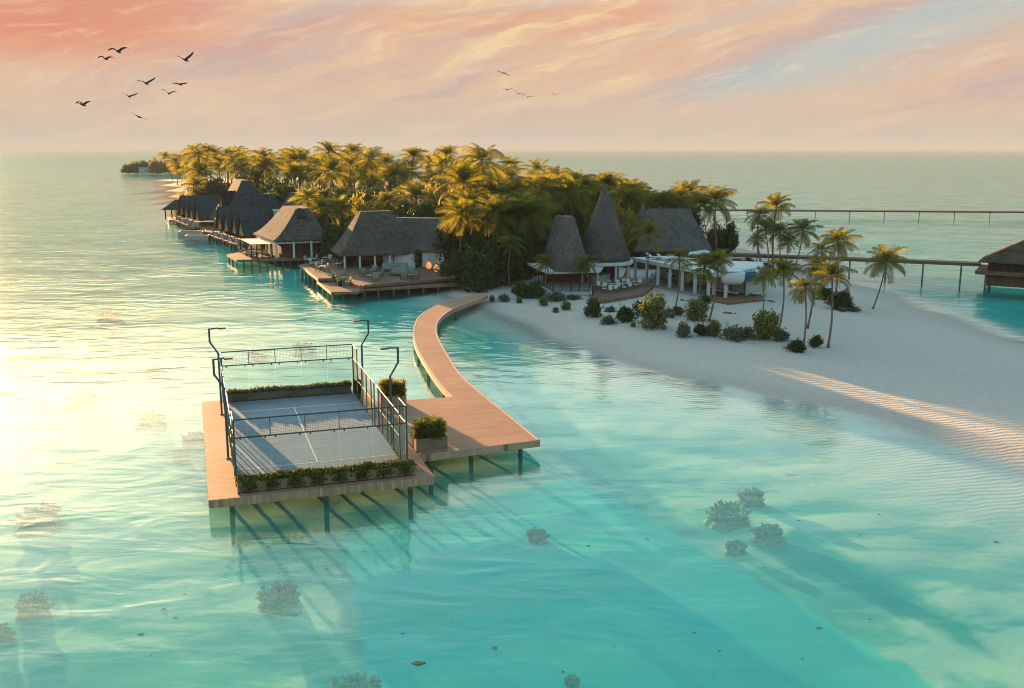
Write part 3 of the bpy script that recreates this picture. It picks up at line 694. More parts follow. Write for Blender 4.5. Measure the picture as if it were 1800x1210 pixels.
ter = thing('dining_terrace', 'split level timber dining terrace on stilts in front of the hipped restaurant', 'terrace', (-22, 138, 0))
zu, zlow = 1.6, 1.05
A_ = W2(527, 465.6, zu); B_ = W2(559.5, 489.5, zu); E_ = W2(805, 489, zu); E2 = W2(818, 470, zu)
S0 = W2(607, 487.5, zu); S1 = W2(640, 501, zu)
up = [A_, B_, W2(612, 489, zu), S1, W2(806, 488.5, zu), (E2[0] + 1, E2[1] + 8), (FR[0] + 3, FR[1] + 12), (BL[0] - 2, BL[1] + 8)]
def tprism(P, z0, z1): m2 = MB(); tri_prism(m2, [Vector((p[0], p[1], 0)) for p in P], z0, z1); return m2
tprism(up, zu - .4, zu).build('upper_deck', M['deck_isl'], ter)
lw_ = [W2(557.5, 493.5, zlow), W2(582.5, 513.5, zlow), W2(630, 512.5, zlow), W2(643, 508, zlow), W2(806, 499.5, zlow), W2(806, 493, zlow), S1, W2(612, 489, zu), (B_[0] + .15, B_[1] - .05)]
tprism(lw_, zlow - .35, zlow).build('lower_deck', M['deck_isl'], ter)
for i in range(3):                                            # broad steps between the levels
    z = zu - .14 * (i + 1); a = Vector(W2(612, 489, zu)); b = Vector(S1); d = Vector((-.55, -.83)) * .32
    m2 = MB(); o1 = d * i; o2 = d * (i + 1); m2.prism([a + o1, b + o1, b + o2, a + o2], zlow, z); m2.build('step', M['deck_isl'], ter)
P_ = [Vector(p) for p in (A_, B_)]
for a, b, z0, z1 in ((A_, B_, zu - .45, zu - .004), (lw_[0], lw_[1], zlow - .42, zlow - .004)):
    a, b = Vector(a), Vector(b); d = (b - a).normalized(); n_ = Vector((d.y, -d.x)) * .08
    if n_.x > 0: n_ = -n_
    m2 = MB(); m2.prism([a + n_ * .05, b + n_ * .05, b + n_, a + n_], z0, z1); m2.build('fascia', M['fascia_long'], ter)
sp_ = seglist(W2(530, 466, zu), W2(558, 487, zu), 4) + seglist(W2(585, 511.5, zlow), W2(640, 507.5, zlow), 3) + seglist(W2(665, 505.5, zlow), W2(795, 498.5, zlow), 5) + seglist(W2(560, 493.5, zlow), W2(578, 507, zlow), 2)
stilts(sp_, .75, ter)

# --- white column pavilion (left) with deck and cream sail
r3 = thing('white_column_pavilion', 'over-water pavilion with flared thatch roof, white columns and orange sunlit left slope', 'pavilion', (-41, 179, 1.1))
z3 = 4.5
c1, c2, c3 = W2(481.3, 422.3, z3), W2(585.0, 419.0, z3), W2(444.5, 410, z3); c4 = (c2[0] + c3[0] - c1[0], c2[1] + c3[1] - c1[1])
low = [c1, c2, c4, c3]
t1, t2 = atY(519.8, 367.5, 176.5), atY(543.7, 368.3, 179); t3 = atY(497, 363.6, 186)
zt = t1.z; high = [(t1.x, t1.y), (t2.x, t2.y), (t3.x + 3.2, t3.y + 2), (t3.x, t3.y)]
roof_mb(low, high, z3, zt, 1.35, 9).build('roof', M['thatch'], r3)
g = Vector((t1.x, t1.y, zt)); m2 = MB(); e = Vector((t2.x - t1.x, t2.y - t1.y, 0)).normalized(); f_ = Vector((e.y, -e.x, 0))
pa = g + e * .25 + f_ * 1.15 + Vector((0, 0, -1.45)); pb = g + e * 1.9 + f_ * 1.15 + Vector((0, 0, -1.45)); pc_ = g + e * 1.0 + f_ * .35 + Vector((0, 0, .1))
bk = Vector((-f_.x, -f_.y, 0)) * 1.2
m2.add([pa, pb, pc_, pa + bk, pb + bk, pc_ + bk], [(0, 1, 2), (5, 4, 3), (0, 3, 4, 1), (1, 4, 5, 2), (2, 5, 3, 0)]); m2.build('gablet', M['thatch_dark'], r3)
wp = inset(low, .9); zf = 1.12
for p in seglist(wp[0], wp[1], 3): col(p, zf, z3 + .1, .17).build('column', M['white'], r3)
for p in seglist(wp[3], wp[0], 4)[:-1]: col(p, zf, z3 + .1, .17).build('column', M['white'], r3)
for a, b in ((wp[0], wp[1]), (wp[3], wp[0])):
    a, b = Vector(a), Vector(b); d = (b - a).normalized(); n_ = Vector((-d.y, d.x)) * .14
    m2 = MB(); m2.prism([a + n_, b + n_, b - n_, a - n_], 3.72, 3.98); m2.build('beam', M['white'], r3)
    for p in seglist(a, b, 9): col(p, 3.98, z3 + .1, .08).build('clerestory_post', M['white'], r3)
iw = inset(low, .62); walls(iw, zf, z3 + .6, .05, M['brownwood'], r3)
walls([(wp[1][0] - .2, wp[1][1] + .6), (wp[1][0] + 1.0, wp[1][1] + .9), (wp[1][0] + .6, wp[1][1] + 5), (wp[1][0] - .6, wp[1][1] + 5)], 2.6, z3 + .2, .2, M['plaster'], r3)
mm = MB()
for k in range(12):
    p = Vector(wp[0]).lerp(Vector(wp[1]), .08 + .075 * k) + Vector((-.2, .8 + rg.random() * 1.5)); mm.box((p.x, p.y, zf + .38), (.5, .5, .76), rg.random())
mm.build('counter', M['teak'], r3)
dk = [W2(398.5, 447.6, 1.1), W2(416, 457.0, 1.1), W2(582, 453.5, 1.1), (c2[0] + 2, c2[1] + 1), (c4[0] + 2, c4[1]), (c3[0] - 1, c3[1] + 1)]
dkth = thing('pavilion_deck', 'broad timber deck on many short stilts under the white column pavilion', 'deck', (dk[1][0], dk[1][1], 0))
tprism(dk, .72, 1.1).build('deck', M['deck_isl'], dkth)
stilts(seglist(W2(402, 448.6, 1.1), W2(415, 456, 1.1), 2) + seglist(W2(428, 456, 1.1), W2(578, 452.6, 1.1), 11), .72, dkth)
sl_ = thing('shade_sail', 'flat cream canvas canopy on dark posts at the left end of the pavilion deck', 'canopy', (-46, 172, 1.1))
zs = 3.7; S_ = [at(422, 420, zs), at(458.5, 419.4, zs), at(478, 428.3, zs), at(441.6, 429.8, zs)]
slab([tuple(p[:2]) for p in S_], zs - .06, zs).build('canvas', M['cream'], sl_)
for p in S_: col((p.x * .995 + S_[0].x * .005, p.y), 1.1, zs - .07, .09).build('post', M['darkwood'], sl_)
q_ = [S_[0].lerp(S_[3], .5), S_[3].lerp(S_[2], .5), S_[3].lerp(S_[2], .25)]
for p in q_: col((p.x, p.y), 1.1, zs - .07, .09).build('post', M['darkwood'], sl_)

# --- row of A-frame spa villas
inn = Vector((.82, .57)).normalized(); along = Vector((-.57, .82)).normalized()
def aframe(base, L, hw, zb, za, parent, face=.35):
    """steep A roof running inland from a glazed gable; base = gable centre"""
    b = Vector(base); u = along * hw
    v = [b - u, b + u, b + u + inn * L, b - u + inn * L]
    m2 = MB(); off = inn * -.35; k = [(p.x, p.y, zb) for p in (v[0] + off, v[1] + off, v[2], v[3])]
    r0 = b + off; r1 = b + inn * L
    th = .16
    for s in (-1, 1):                                          # two roof planes with thickness
        e0 = b + off + along * hw * s; e1 = b + inn * L + along * hw * s; o_ = along * s * th
        m2.add([(e0.x, e0.y, zb), (e1.x, e1.y, zb), (r1.x, r1.y, za), (r0.x, r0.y, za),
                (e0.x + o_.x, e0.y + o_.y, zb), (e1.x + o_.x, e1.y + o_.y, zb), (r1.x, r1.y, za + th * 2.2), (r0.x, r0.y, za + th * 2.2)],
               [(0, 1, 2, 3), (7, 6, 5, 4), (0, 3, 7, 4), (1, 5, 6, 2), (0, 4, 5, 1), (3, 2, 6, 7)])
    e0 = b + inn * L + along * hw; e1 = b + inn * L - along * hw
    m2.add([(e0.x, e0.y, zb), (e1.x, e1.y, zb), (r1.x, r1.y, za)], [(0, 1, 2), (2, 1, 0)])
    m2.build('roof', M['thatch_dark'], parent)
    g0 = b + inn * .25; m2 = MB(); w_ = hw * .93; zt_ = zb + (za - zb) * .93
    a0, a1 = g0 - along * w_, g0 + along * w_
    m2.add([(a0.x, a0.y, zb), (a1.x, a1.y, zb), (g0.x, g0.y, zt_)] + [(p.x + inn.x * .06, p.y + inn.y * .06, z) for p, z in ((a0, zb), (a1, zb), (g0, zt_))], [(0, 2, 1), (3, 4, 5), (0, 1, 4, 3), (1, 2, 5, 4), (2, 0, 3, 5)])
    gw = m2.build('gable_window', M['amber'], parent)
    m2 = MB(); gz0 = g0 - inn * .05
    for s in (-1, 0, 1):
        q = gz0 + along * w_ * s * .95; m2.tube([(q.x, q.y, zb), (gz0.x, gz0.y, zt_)] if s else [(q.x, q.y, zb), (q.x, q.y, zt_)], .06, 4)
    for f in (.33, .36):
        q0 = gz0 - along * w_ * (1 - f); q1 = gz0 + along * w_ * (1 - f); m2.tube([(q0.x, q0.y, zb + (zt_ - zb) * f), (q1.x, q1.y, zb + (zt_ - zb) * f)], .06, 4)
    m2.build('mullion', M['darkwood'], gw)
    # white tub balcony below with dark V struts
    f0 = b - inn * .2
    m2 = MB(); pts = [f0 - along * hw * .96, f0 + along * hw * .96]; o2 = inn * -.9
    m2.prism([pts[0], pts[1], pts[1] + o2, pts[0] + o2], .9, zb - .55); m2.build('balcony', M['pink'], parent)
    m2 = MB(); o3 = inn * -.98; mid = f0 + o3
    for s in (-1, 1):
        q = f0 + along * hw * .9 * s + o3; m2.tube([(mid.x, mid.y, zb + .25), (q.x, q.y, .9)], .07, 4); m2.tube([(q.x, q.y, zb - .2), (mid.x, mid.y, zb - .2)], .05, 4)
    m2.build('strut', M['darkwood'], parent)
near = [((-57.6, 208), 'first A-frame spa villa next to the white column pavilion'), ((-60.6, 213.6), 'second A-frame spa villa from the white column pavilion'),
        ((-64.2, 220), 'third A-frame spa villa from the white column pavilion'), ((-67.4, 226), 'A-frame spa villa directly below the tall gable, fourth from the white column pavilion')]
farl = [((-81.5, 254), 'A-frame villa nearest the plunge pools in the farther row of four'), ((-85.4, 261.5), 'second A-frame villa of the farther row beyond the plunge pools'),
        ((-89.2, 269), 'third A-frame villa of the farther row beyond the plunge pools'), ((-92.8, 276), 'last A-frame villa of the farther row beside the small hipped shelter')]
for lst, g in ((near, 'near row of A-frame villas'), (farl, 'far row of A-frame villas')):
    for (x, y), lab in lst:
        o = thing('spa_villa', lab, 'villa', (x, y, .5), g)
        aframe((x, y), 11.5, 2.35, 2.35, 7.2, o)
        b = Vector((x, y)); m2 = MB(); u = along * 3.0
        m2.prism([b - u - inn * 2, b + u - inn * 2, b + u + inn * 13, b - u + inn * 13], .55, .9); m2.build('deck', M['deck_isl'], o)
        stilts([tuple(b - inn * 1.7 + along * s) for s in (-2.4, 0, 2.4)], .55, o)
tw = thing('spa_tower', 'tallest dark shingled spa roof with a sunlit orange left slope rising behind the A-frame row', 'building', (-60, 234, 1))
cx_, cy_ = -59.5, 233
lo = [(-67.2, 227), (-52, 230), (-55, 246), (-75, 243)]
p1, p2 = atY(412.5, 314.5, 242), atY(424.5, 315.5, 231)
roof_mb(lo, [(p2.x, p2.y), (p2.x + 1.6, p2.y + .6), (p1.x + 1.6, p1.y + .6), (p1.x, p1.y)], 4.2, 13.3, 1.15).build('roof', M['thatch_dark'], tw)
walls(inset(lo, .9), .9, 4.4, .05, M['brownwood'], tw)
g0 = atY(386, 332, 230); b = Vector((g0.x, 230))
hw = 2.4; m2 = MB()
for s in (-1, 1):
    e0 = b + along * hw * s; e1 = e0 + inn * 9
    m2.add([(e0.x, e0.y, 3), (e1.x, e1.y, 3), (b.x + inn.x * 9, b.y + inn.y * 9, 10.9), (b.x, b.y, 10.9)], [(0, 1, 2, 3), (3, 2, 1, 0)])
m2.build('wing_roof', M['thatch_dark'], tw)
m2 = MB(); a0, a1 = b - along * hw * .9 + inn * .1, b + along * hw * .9 + inn * .1; m2.add([(a0.x, a0.y, 3), (a1.x, a1.y, 3), (b.x + inn.x * .1, b.y + inn.y * .1, 10.3)], [(0, 1, 2), (2, 1, 0)]); m2.build('gable_window', M['amber'], tw)
q1, q2 = atY(446, 340, 240), atY(472, 341, 236)
lo = [(q1.x - 3, 230), (q2.x + 3.5, 224), (q2.x + 5, 243), (q1.x - 2, 246)]
roof_mb(lo, [(q1.x, q1.y), (q2.x, q2.y), (q2.x + .3, q2.y + 1), (q1.x + .3, q1.y + 1)], 4.2, q1.z, 1.0).build('side_roof', M['thatch_dark'], tw)
walls(inset(lo, .9), .9, 4.3, .05, M['brownwood'], tw)
wb_ = atY(491, 362, 212)
wx = thing('pale_wall_block', 'small pale box shaped wall block showing above the roofs between spa and white column pavilion', 'wall', (wb_.x, 212, 1))
m2 = MB(); m2.box((wb_.x, 212, 4.2), (2.6, 2.4, 6.6), .3); m2.build('wall', M['plaster'], wx)
m2 = MB(); m2.box((wb_.x, 212, 7.56), (2.8, 2.6, .12), .3); m2.build('coping', M['cream'], wx)
bh = thing('back_roof_house', 'half hidden house with steep dark thatch roof among palms behind the white column pavilion', 'house', (-48, 222, 1))
a, b_ = atY(512, 338, 224), atY(530, 345, 222); lo = [(a.x - 4, 219), (b_.x + 4, 217), (b_.x + 4, 229), (a.x - 4, 230)]
roof_mb(lo, [(a.x, 223), (b_.x, 222), (b_.x, 223.5), (a.x, 224.5)], 4.5, a.z, 1.15).build('roof', M['thatch'], bh); walls(inset(lo, .88), 1, 4.6, .05, M['darkwood'], bh)
# boardwalk below the villas, with a gap view of plants
bw = thing('spa_boardwalk', 'timber boardwalk on stilts between the two rows of A-frame villas', 'boardwalk', (-70, 238, 0))
P4 = [(-69.5, 229.5), (-67, 227.5), (-60, 240), (-74, 258), (-80, 251), (-73.5, 236)]
tprism(P4, .55, .92).build('deck', M['deck_isl'], bw); stilts([(-69.5, 230.5), (-72.5, 236.5), (-75.5, 243), (-78.5, 249)], .55, bw)
sh = thing('hipped_shelter', 'small open shelter with hipped roof at the far end of the farther villa row', 'shelter', (-97, 284, 0))
s0 = at(322, 386, .9); s1 = at(296.5, 387.5, .9); cS = Vector((-95.5, 281))
lo = [(cS.x - 3.4, cS.y - 3.2), (cS.x + 3.2, cS.y - 3.2), (cS.x + 3.2, cS.y + 3.2), (cS.x - 3.4, cS.y + 3.2)]
roof_mb(lo, inset(lo, .12), 3.9, 6.4, 1.1).build('roof', M['thatch_dark'], sh)
for p in inset(lo, .8): col(p, .9, 3.9, .14).build('post', M['darkwood'], sh)
dkp = [tuple(s1[:2]), tuple(s0[:2]), (cS.x + 5, cS.y + 6), (cS.x - 6, cS.y + 8)]
tprism(dkp, .5, .92).build('deck', M['deck_isl'], sh); stilts(seglist((s1.x + .4, s1.y + .4), (s0.x - .4, s0.y + .4), 4), .5, sh)
# plunge pools
for px0, px1, py, lab in ((324.5, 365.5, 422.5, 'nearer pink walled plunge pool box standing in the lagoon, with dark water'), (313, 356, 415.5, 'farther pink plunge pool box with a lounger and dark water')):
    a, b_ = at(px0, py, 0), at(px1, py, 0); o = thing('plunge_pool', lab, 'plunge pool', (a.x, a.y, 0), 'plunge pools in the lagoon')
    L = b_.x - a.x; wd = 4.5
    out_ = [(a.x, a.y), (b_.x, a.y + .3), (b_.x - .8, a.y + wd + .3), (a.x - .8, a.y + wd)]
    walls(out_, -2.6, 1.0, .1, M['pink'], o); slab(inset(out_, .91), -2.5, .78).build('water', M['darkwater'], o)
    if px0 < 320:
        m2 = MB(); e = at(352, 405, 1.1); m2.box((e.x, e.y, 1.02), (1.6, .7, .12), .2); m2.add([(e.x + .7, e.y - .35, 1.08), (e.x + .7, e.y + .35, 1.08), (e.x + 1.4, e.y + .35, 1.6), (e.x + 1.4, e.y - .35, 1.6)], [(0, 1, 2, 3), (3, 2, 1, 0)])
        tag(m2.build('sun_lounger', M['cushion_cream']), 'cream sun lounger with raised back on the farther plunge pool', 'sun lounger')

# --- right hand group: glazed pavilion, cone, gallery
r4 = thing('glazed_pavilion', 'glazed pavilion with flat white eaves and tall cut-off thatch roof left of the cone', 'pavilion', (7, 138, 1))
zc = 3.75
K = [W2(963.8, 478.6, zc), W2(1055.6, 475.6, zc), (W2(1055.6, 475.6, zc)[0] + 1.5, 145), W2(927, 462.5, zc)]
slab(K, zc - .3, zc).build('canopy', M['white'], r4)
lo = [(6.0, 134.6), (10.9, 134.8), (11.6, 146), (4.4, 146.5)]
hi = [(8.2, 139.0), (8.9, 139.2), (8.6, 144.5), (6.4, 144.2)]
roof_mb(lo, hi, zc + .02, 10.9, 1.0, lip=.01).build('roof', M['thatch'], r4)
lo2 = [(5.7, 134.0), (10.6, 134.2), (11.6, 144), (3.9, 144)]
slab([(5.2, 132.6), (11.0, 132.8), (12, 145), (3.4, 145)], .7, 1.12).build('floor', M['plaster'], r4)
window_wall(lo2[0], lo2[1], 1.12, zc - .32, 4, r4, mat=M['window']); window_wall(lo2[3], lo2[0], 1.12, zc - .32, 5, r4); window_wall(lo2[1], lo2[2], 1.12, zc - .32, 5, r4)
for p in seglist(lo2[0], lo2[1], 2): col((p[0], p[1] - .3), 1.12, zc - .3, .09).build('post', M['darkwood'], r4)
walls([(4.6, 143.2), (11.2, 143.2), (11.2, 143.6), (4.6, 143.6)], 1.12, zc - .3, .2, M['brownwood'], r4)

r5 = thing('cone_pavilion', 'round bar pavilion under a tall pointed cone of dark thatch', 'pavilion', (13.9, 145, 1))
cc = (13.7, 145.0)
prof = [(3.85, 4.28), (3.95, 4.36)] + [(3.95 * (1 - u) ** .93 + .04, 4.36 + (15.5 - 4.36) * u) for u in [i / 12 for i in range(1, 13)]]
m2 = MB(); m2.lathe((cc[0], cc[1], 0), prof, 40); m2.build('roof', M['thatch'], r5, smooth=True)
m2 = MB(); m2.lathe((cc[0], cc[1], 0), [(4.15, 3.75), (4.35, 3.8), (4.35, 4.22), (4.2, 4.26)], 40); m2.build('eave_ring', M['white'], r5)
m2 = MB(); m2.lathe((cc[0], cc[1], 0), [(5.3, .6), (5.3, 1.15), (5.2, 1.2)], 40); m2.build('plinth', M['stone'], r5)
for k in range(9):
    a = k * 2 * math.pi / 9 - 1.2; col((cc[0] + 3.9 * math.cos(a), cc[1] + 3.9 * math.sin(a)), 1.2, 3.78, .16, 10).build('column', M['white'], r5)
m2 = MB(); m2.lathe((cc[0] - .9, cc[1] - .8, 0), [(1.75, 1.2), (1.75, 2.15), (1.95, 2.2), (1.95, 2.28)], 30); bar = m2.build('bar_counter', M['plaster'], r5)
m2 = MB(); m2.lathe((cc[0] - .9, cc[1] - .8, 0), [(.5, 2.29), (.5, 3.6)], 12); m2.build('bar_shelf', M['brownwood'], r5)
walls([(cc[0] - 2, cc[1] + 2.6), (cc[0] + 2, cc[1] + 2.6), (cc[0] + 2, cc[1] + 2.9), (cc[0] - 2, cc[1] + 2.9)], 1.2, 3.7, .2, M['brownwood'], r5)
m2 = MB(); m2.lathe((cc[0] + 3.3, cc[1] - 1.2, 0), [(1.0, 1.2), (.75, 1.6), (.45, 2.1), (.2, 2.7), (.05, 3.1)], 18); m2.build('floor_sculpture', M['amber'], r5, smooth=True)

r6 = thing('gallery_building', 'long white colonnade building with roof terrace running from the cone to the rounded plunge balcony', 'building', (22, 137, 1))
gA, gB = Vector((17.6, 147.5)), Vector((26.6, 127.6)); gd = (gB - gA).normalized(); gn = Vector((-gd.y, gd.x)) * -1
if gn.x < 0: gn = -gn
gq = [gA, gB, gB + gn * 8.5, gA + gn * 8.5]
gn8 = gn
slab([tuple(p) for p in gq], 3.95, 4.3).build('roof_slab', M['white'], r6)
m2 = MB(); ep = [gA, gB, gB + gn * .18, gA + gn * .18]; m2.prism(ep, 4.3, 4.42); m2.build('parapet', M['plaster'], r6)
slab([tuple(p) for p in (gA - gn * .6, gB - gn * .6, gB + gn * 8.7, gA + gn * 8.7)], .6, 1.12).build('floor', M['stone'], r6)
for i in range(7):
    p = gA + gd * (1.6 + i * 3.1) + gn * .35; col(p, 1.12, 3.95, .2).build('column', M['white'], r6)
bA, bB = gA + gn * 5.2, gB + gn * 5.2
walls([tuple(p) for p in (bA, bB, bB + gn * 3, bA + gn * 3)], 1.12, 3.95, .06, M['plaster'], r6)
window_wall(bA - gn * .1, bB - gn * .1, 1.3, 3.6, 7, r6)
bw_c = at(1290, 481, 4.4)
m2 = MB(); m2.lathe((bw_c.x, bw_c.y + .6, 0), [(.9, 2.95), (1.3, 3.05), (1.52, 3.4), (1.62, 4.5), (1.5, 4.52), (1.4, 4.0)], 28); m2.build('rounded_balcony', M['white'], r6, smooth=True)
m2 = MB(); m2.lathe((bw_c.x, bw_c.y + .6, 0), [(1.38, 4.2), (1.38, 4.3)], 24); m2.build('plunge_water', M['cushion_cream'], r6)
ga = at(1309, 484, 4.0); m2 = MB(); m2.box((ga.x + .75, ga.y + .8, 3.95), (1.5, 1.6, 1.4)); m2.build('glass_pool', M['poolglass'], r6)
m2 = MB(); m2.box((ga.x + .75, ga.y + .8, 3.75), (1.4, 1.5, .95)); m2.build('pool_water', M['poolwater'], r6)
slab([tuple(p) for p in (at(1262, 474, 4.3)[:2], at(1268, 474, 4.3)[:2], at(1345, 470, 4.3)[:2], at(1340, 461, 4.3)[:2], at(1285, 459, 4.3)[:2])], 3.97, 4.33).build('terrace_slab', M['white'], r6)
for px_, py_ in ((1275, 524), (1254, 519), (1313, 518), (1340, 512)):
    p = at(px_, py_, 1.1); col(p, 1.1, 3.97, .2).build('column', M['white'], r6)
dkr = thing('beach_deck', 'low dark timber deck on the sand under the rounded plunge balcony', 'deck', (29, 124, 1))
slab([W2(1232, 523, 1.15), W2(1279, 532.5, 1.15), W2(1342, 525.5, 1.15), W2(1332, 509, 1.15), W2(1250, 503, 1.15)], .5, 1.16).build('deck', M['deck_isl'], dkr)

r7 = thing('hall_roof_house', 'large hall under a broad trapezoid thatch roof behind the colonnade', 'hall', (27, 166, 1))
ta, tb = atY(1140, 370.5, 166), atY(1209, 364.3, 168)
zt = (ta.z + tb.z) / 2
lo = [(20.2, 160.0), (33.2, 161.5), (33.6, 173), (20.4, 172.5)]
roof_mb(lo, [(ta.x, 166.0), (tb.x, 166.4), (tb.x, 167.6), (ta.x, 167.2)], 4.1, zt, 1.0).build('roof', M['thatch'], r7)
walls(inset(lo, .88), 1, 4.2, .05, M['darkwood'], r7)
slab([W2(1209, 448, 4.2), W2(1249, 442.5, 4.2), W2(1240, 439, 4.2), W2(1212, 443, 4.2)], 3.95, 4.2).build('canopy', M['white'], r7)
r8 = thing('small_spire', 'small pointed thatch spire between the cone and the hall roof', 'pavilion', (22.5, 170, 1))
sx_ = atY(1130, 356, 172); m2 = MB(); m2.lathe((sx_.x, 172, 0), [(2.6, 3.6), (2.65, 3.75), (1.2, 8), (.04, sx_.z)], 20); m2.build('roof', M['thatch'], r8, smooth=True)
m2 = MB(); m2.lathe((sx_.x, 172, 0), [(2.0, .9), (2.0, 3.7)], 20); m2.build('wall', M['darkwood'], r8)

tc = thing('chair_terrace', 'low timber terrace with rows of white chairs in front of the cone pavilion', 'terrace', (14, 134, 1))
TP = [W2(1046, 522, 1.15), W2(1060, 527.5, 1.15), W2(1132, 517, 1.15), W2(1150, 503, 1.15), W2(1110, 499.5, 1.15), W2(1040, 503, 1.15)]
tprism(TP, .5, 1.16).build('deck', M['deck_isl'], tc)

# --- jetties and the over-water hut at the right
def jetty(P0, P1, wdt, z, lab, nst, zb, px_st=None):
    a, b = Vector(P0), Vector(P1); d = (b - a).normalized(); n_ = Vector((-d.y, d.x)) * wdt / 2
    o = thing('jetty', lab, 'jetty', (a.x, a.y, 0))
    slab([tuple(a - n_), tuple(b - n_), tuple(b + n_), tuple(a + n_)], z - .45, z).build('deck', M['jetty'], o)
    for i in range(nst):
        p = a.lerp(b, (i + .5) / nst)
        m2 = MB(); m2.tube([(p.x - n_.x * .7, p.y - n_.y * .7, zb), (p.x - n_.x * .7, p.y - n_.y * .7, z - .4)], .14, 8); m2.build('stilt', M['stilt'], o)
    return o
j0, j1 = at(1225, 368, 1.9), at(1960, 373, 1.9)
jetty(j0[:2], j1[:2], 3.0, 1.9, 'long far timber jetty on thin stilts near the top of the lagoon', 12, -4)
zj = 3.0; j0, j1 = at(1285, 445.5, zj), at(1724, 462, zj)
jetty(j0[:2], j1[:2], 2.6, zj, 'nearer timber jetty leading from the island to the hut at the right edge', 7, -4)
ht = thing('overwater_hut', 'dark over-water hut with two tier hipped roof on stilts at the right edge', 'hut', (78, 146, 0))
zd = 2.6; hA = at(1714, 476, zd); hv = Vector((.86, -.51)).normalized(); hu = Vector((.51, .86)).normalized()
def H(a, b): q = Vector((hA.x, hA.y)) + hv * a + hu * b; return (q.x, q.y)
slab([H(0, 0), H(14, 0), H(14, 9.5), H(0, 9.5)], zd - .55, zd).build('deck', M['jetty'], ht)
walls([H(1.6, 1.1), H(13, 1.1), H(13, 8.6), H(1.6, 8.6)], zd, 4.5, .06, M['darkwood'], ht)
slab([H(1.5, 1.0), H(7.0, 1.0), H(7.4, 5), H(1.5, 5)], .35, zd - .55).build('under_box', M['brownwood'], ht)
roof_mb([H(.3, .1), H(13.6, .1), H(13.6, 9.4), H(.3, 9.4)], [H(4.3, 4.2), H(9.3, 4.2), H(9.3, 5.2), H(4.3, 5.2)], 4.0, 6.35, 1.0, lip=.16).build('lower_roof', M['thatch_brown'], ht)
roof_mb([H(3.0, 2.6), H(10.6, 2.6), H(10.6, 6.8), H(3.0, 6.8)], [H(6.2, 4.5), H(7.2, 4.5), H(7.2, 4.9), H(6.2, 4.9)], 5.55, 7.3, 1.0, lip=.16).build('upper_roof', M['thatch_brown'], ht)
stilts([H(1.5, .8), H(8.2, .8), H(1.5, 8), H(8.2, 8), H(13, .8)], zd - .5, ht, .2, -4)
fb = atY(258, 296, 862)
fh = thing('far_island_house', 'tiny pale flat roofed house among the trees of the distant islet', 'house', (fb.x, 862, 0))
m2 = MB(); m2.box((fb.x, 862, 2.6), (12, 6, 4)); m2.build('wall', M['plaster'], fh); m2 = MB(); m2.box((fb.x, 862, 4.8), (13, 7, .4)); m2.build('roof', M['plaster'], fh)
# ------------------------------------------------------------------ palms
def frond(m2, base, az, e0, L, rng, droop=1.0, nl=24, dead=False):
    """arched midrib with drooping leaflets on both sides"""
    n = 9; pts = []; p = Vector(base); e = e0; h = Vector((math.cos(az), math.sin(az), 0)); side = Vector((-math.sin(az), math.cos(az), 0))
    twist = rng.gauss(0, .25)
    for i in range(n + 1):
        pts.append(p.copy()); st = L / n; p = p + (h * math.cos(e) + Vector((0, 0, math.sin(e)))) * st; e -= droop * (.09 + .16 * i / n)
    m2.tube(pts, [.05 * (1 - .8 * i / n) * L / 5 for i in range(n + 1)], 3, False)
    for s in (-1, 1):
        for k in range(nl):
            u = (.12 + .87 * (k + rng.random() * .5) / nl); f = u * n; i = min(int(f), n - 1); c = pts[i].lerp(pts[i + 1], f - i); tg = (pts[i + 1] - pts[i]).normalized()
            ll = L * (.29 * math.sin(math.pi * min(1, u * .86 + .12)) ** .7 + .03) * (.85 + .3 * rng.random())
            up_ = tg.cross(side); 
            if up_.z < 0: up_ = -up_
            d = (side * s * .8 + tg * .62 + up_ * (.28 + twist * s) + Vector((0, 0, -.4))).normalized()
            tip = c + d * ll + Vector((0, 0, -.32 * ll)); mid = c + d * ll * .5 + Vector((0, 0, .02 * ll)); wv_ = tg * (.07 * L / 5 * (1.15 if not dead else .8))
            m2.add([c - wv_ * .5, c + wv_ * .5, mid + wv_, tip, mid - wv_], [(0, 1, 2, 4), (4, 2, 3)])
def crown_mesh(seed, nf=26, spread=1.0, lift=0.0):
    rng = random.Random(seed); m2 = MB()
    for i in range(nf):
        u = i / (nf - 1); az = i * 2.39996 + rng.gauss(0, .12); e = R(86 - 114 * u ** 1.15 + lift) + rng.gauss(0, .07)
        frond(m2, (0, 0, .05 - .25 * u), az, e, (3.6 + 1.6 * min(1, u * 2.2)) * (.92 + .16 * rng.random()) * spread, rng, .8 + .35 * rng.random())
    m2.cur = 1
    for i in range(seed % 3 + 1):
        az = rng.random() * 6.28; frond(m2, (0, 0, -.3), az, R(-35 - 25 * rng.random()), 3.6, rng, .9, 14, True)
    return m2.mesh('palm_crown', [M['frond'], M['dead']])
FILL = [crown_mesh(140 + i, 15 + i, 1.0, (0, 8, -4)[i]) for i in range(3)]
CROWNS = [crown_mesh(100 + i, 21 + (i % 3) * 2, 1.0, (-6, 0, 6, 10, 0, -4, 4, 0)[i]) for i in range(8)]
def trunk_mesh(seed):
    rng = random.Random(seed); m2 = MB(); n = 12; a = rng.random() * 6.28; k = .03 + .04 * rng.random(); pts = []; rad = []
    for i in range(n + 1):
        u = i / n; o = math.sin(u * math.pi) * k; pts.append((o * math.cos(a), o * math.sin(a), u)); rad.append((.0165 - .0065 * u + (.012 if i == 0 else 0)) * (1 + .08 * (i % 2)))
    m2.tube(pts, rad, 7); return m2.mesh('palm_trunk', M['trunk'], True)
TRUNKS = [trunk_mesh(200 + i) for i in range(6)]
NP = [0]
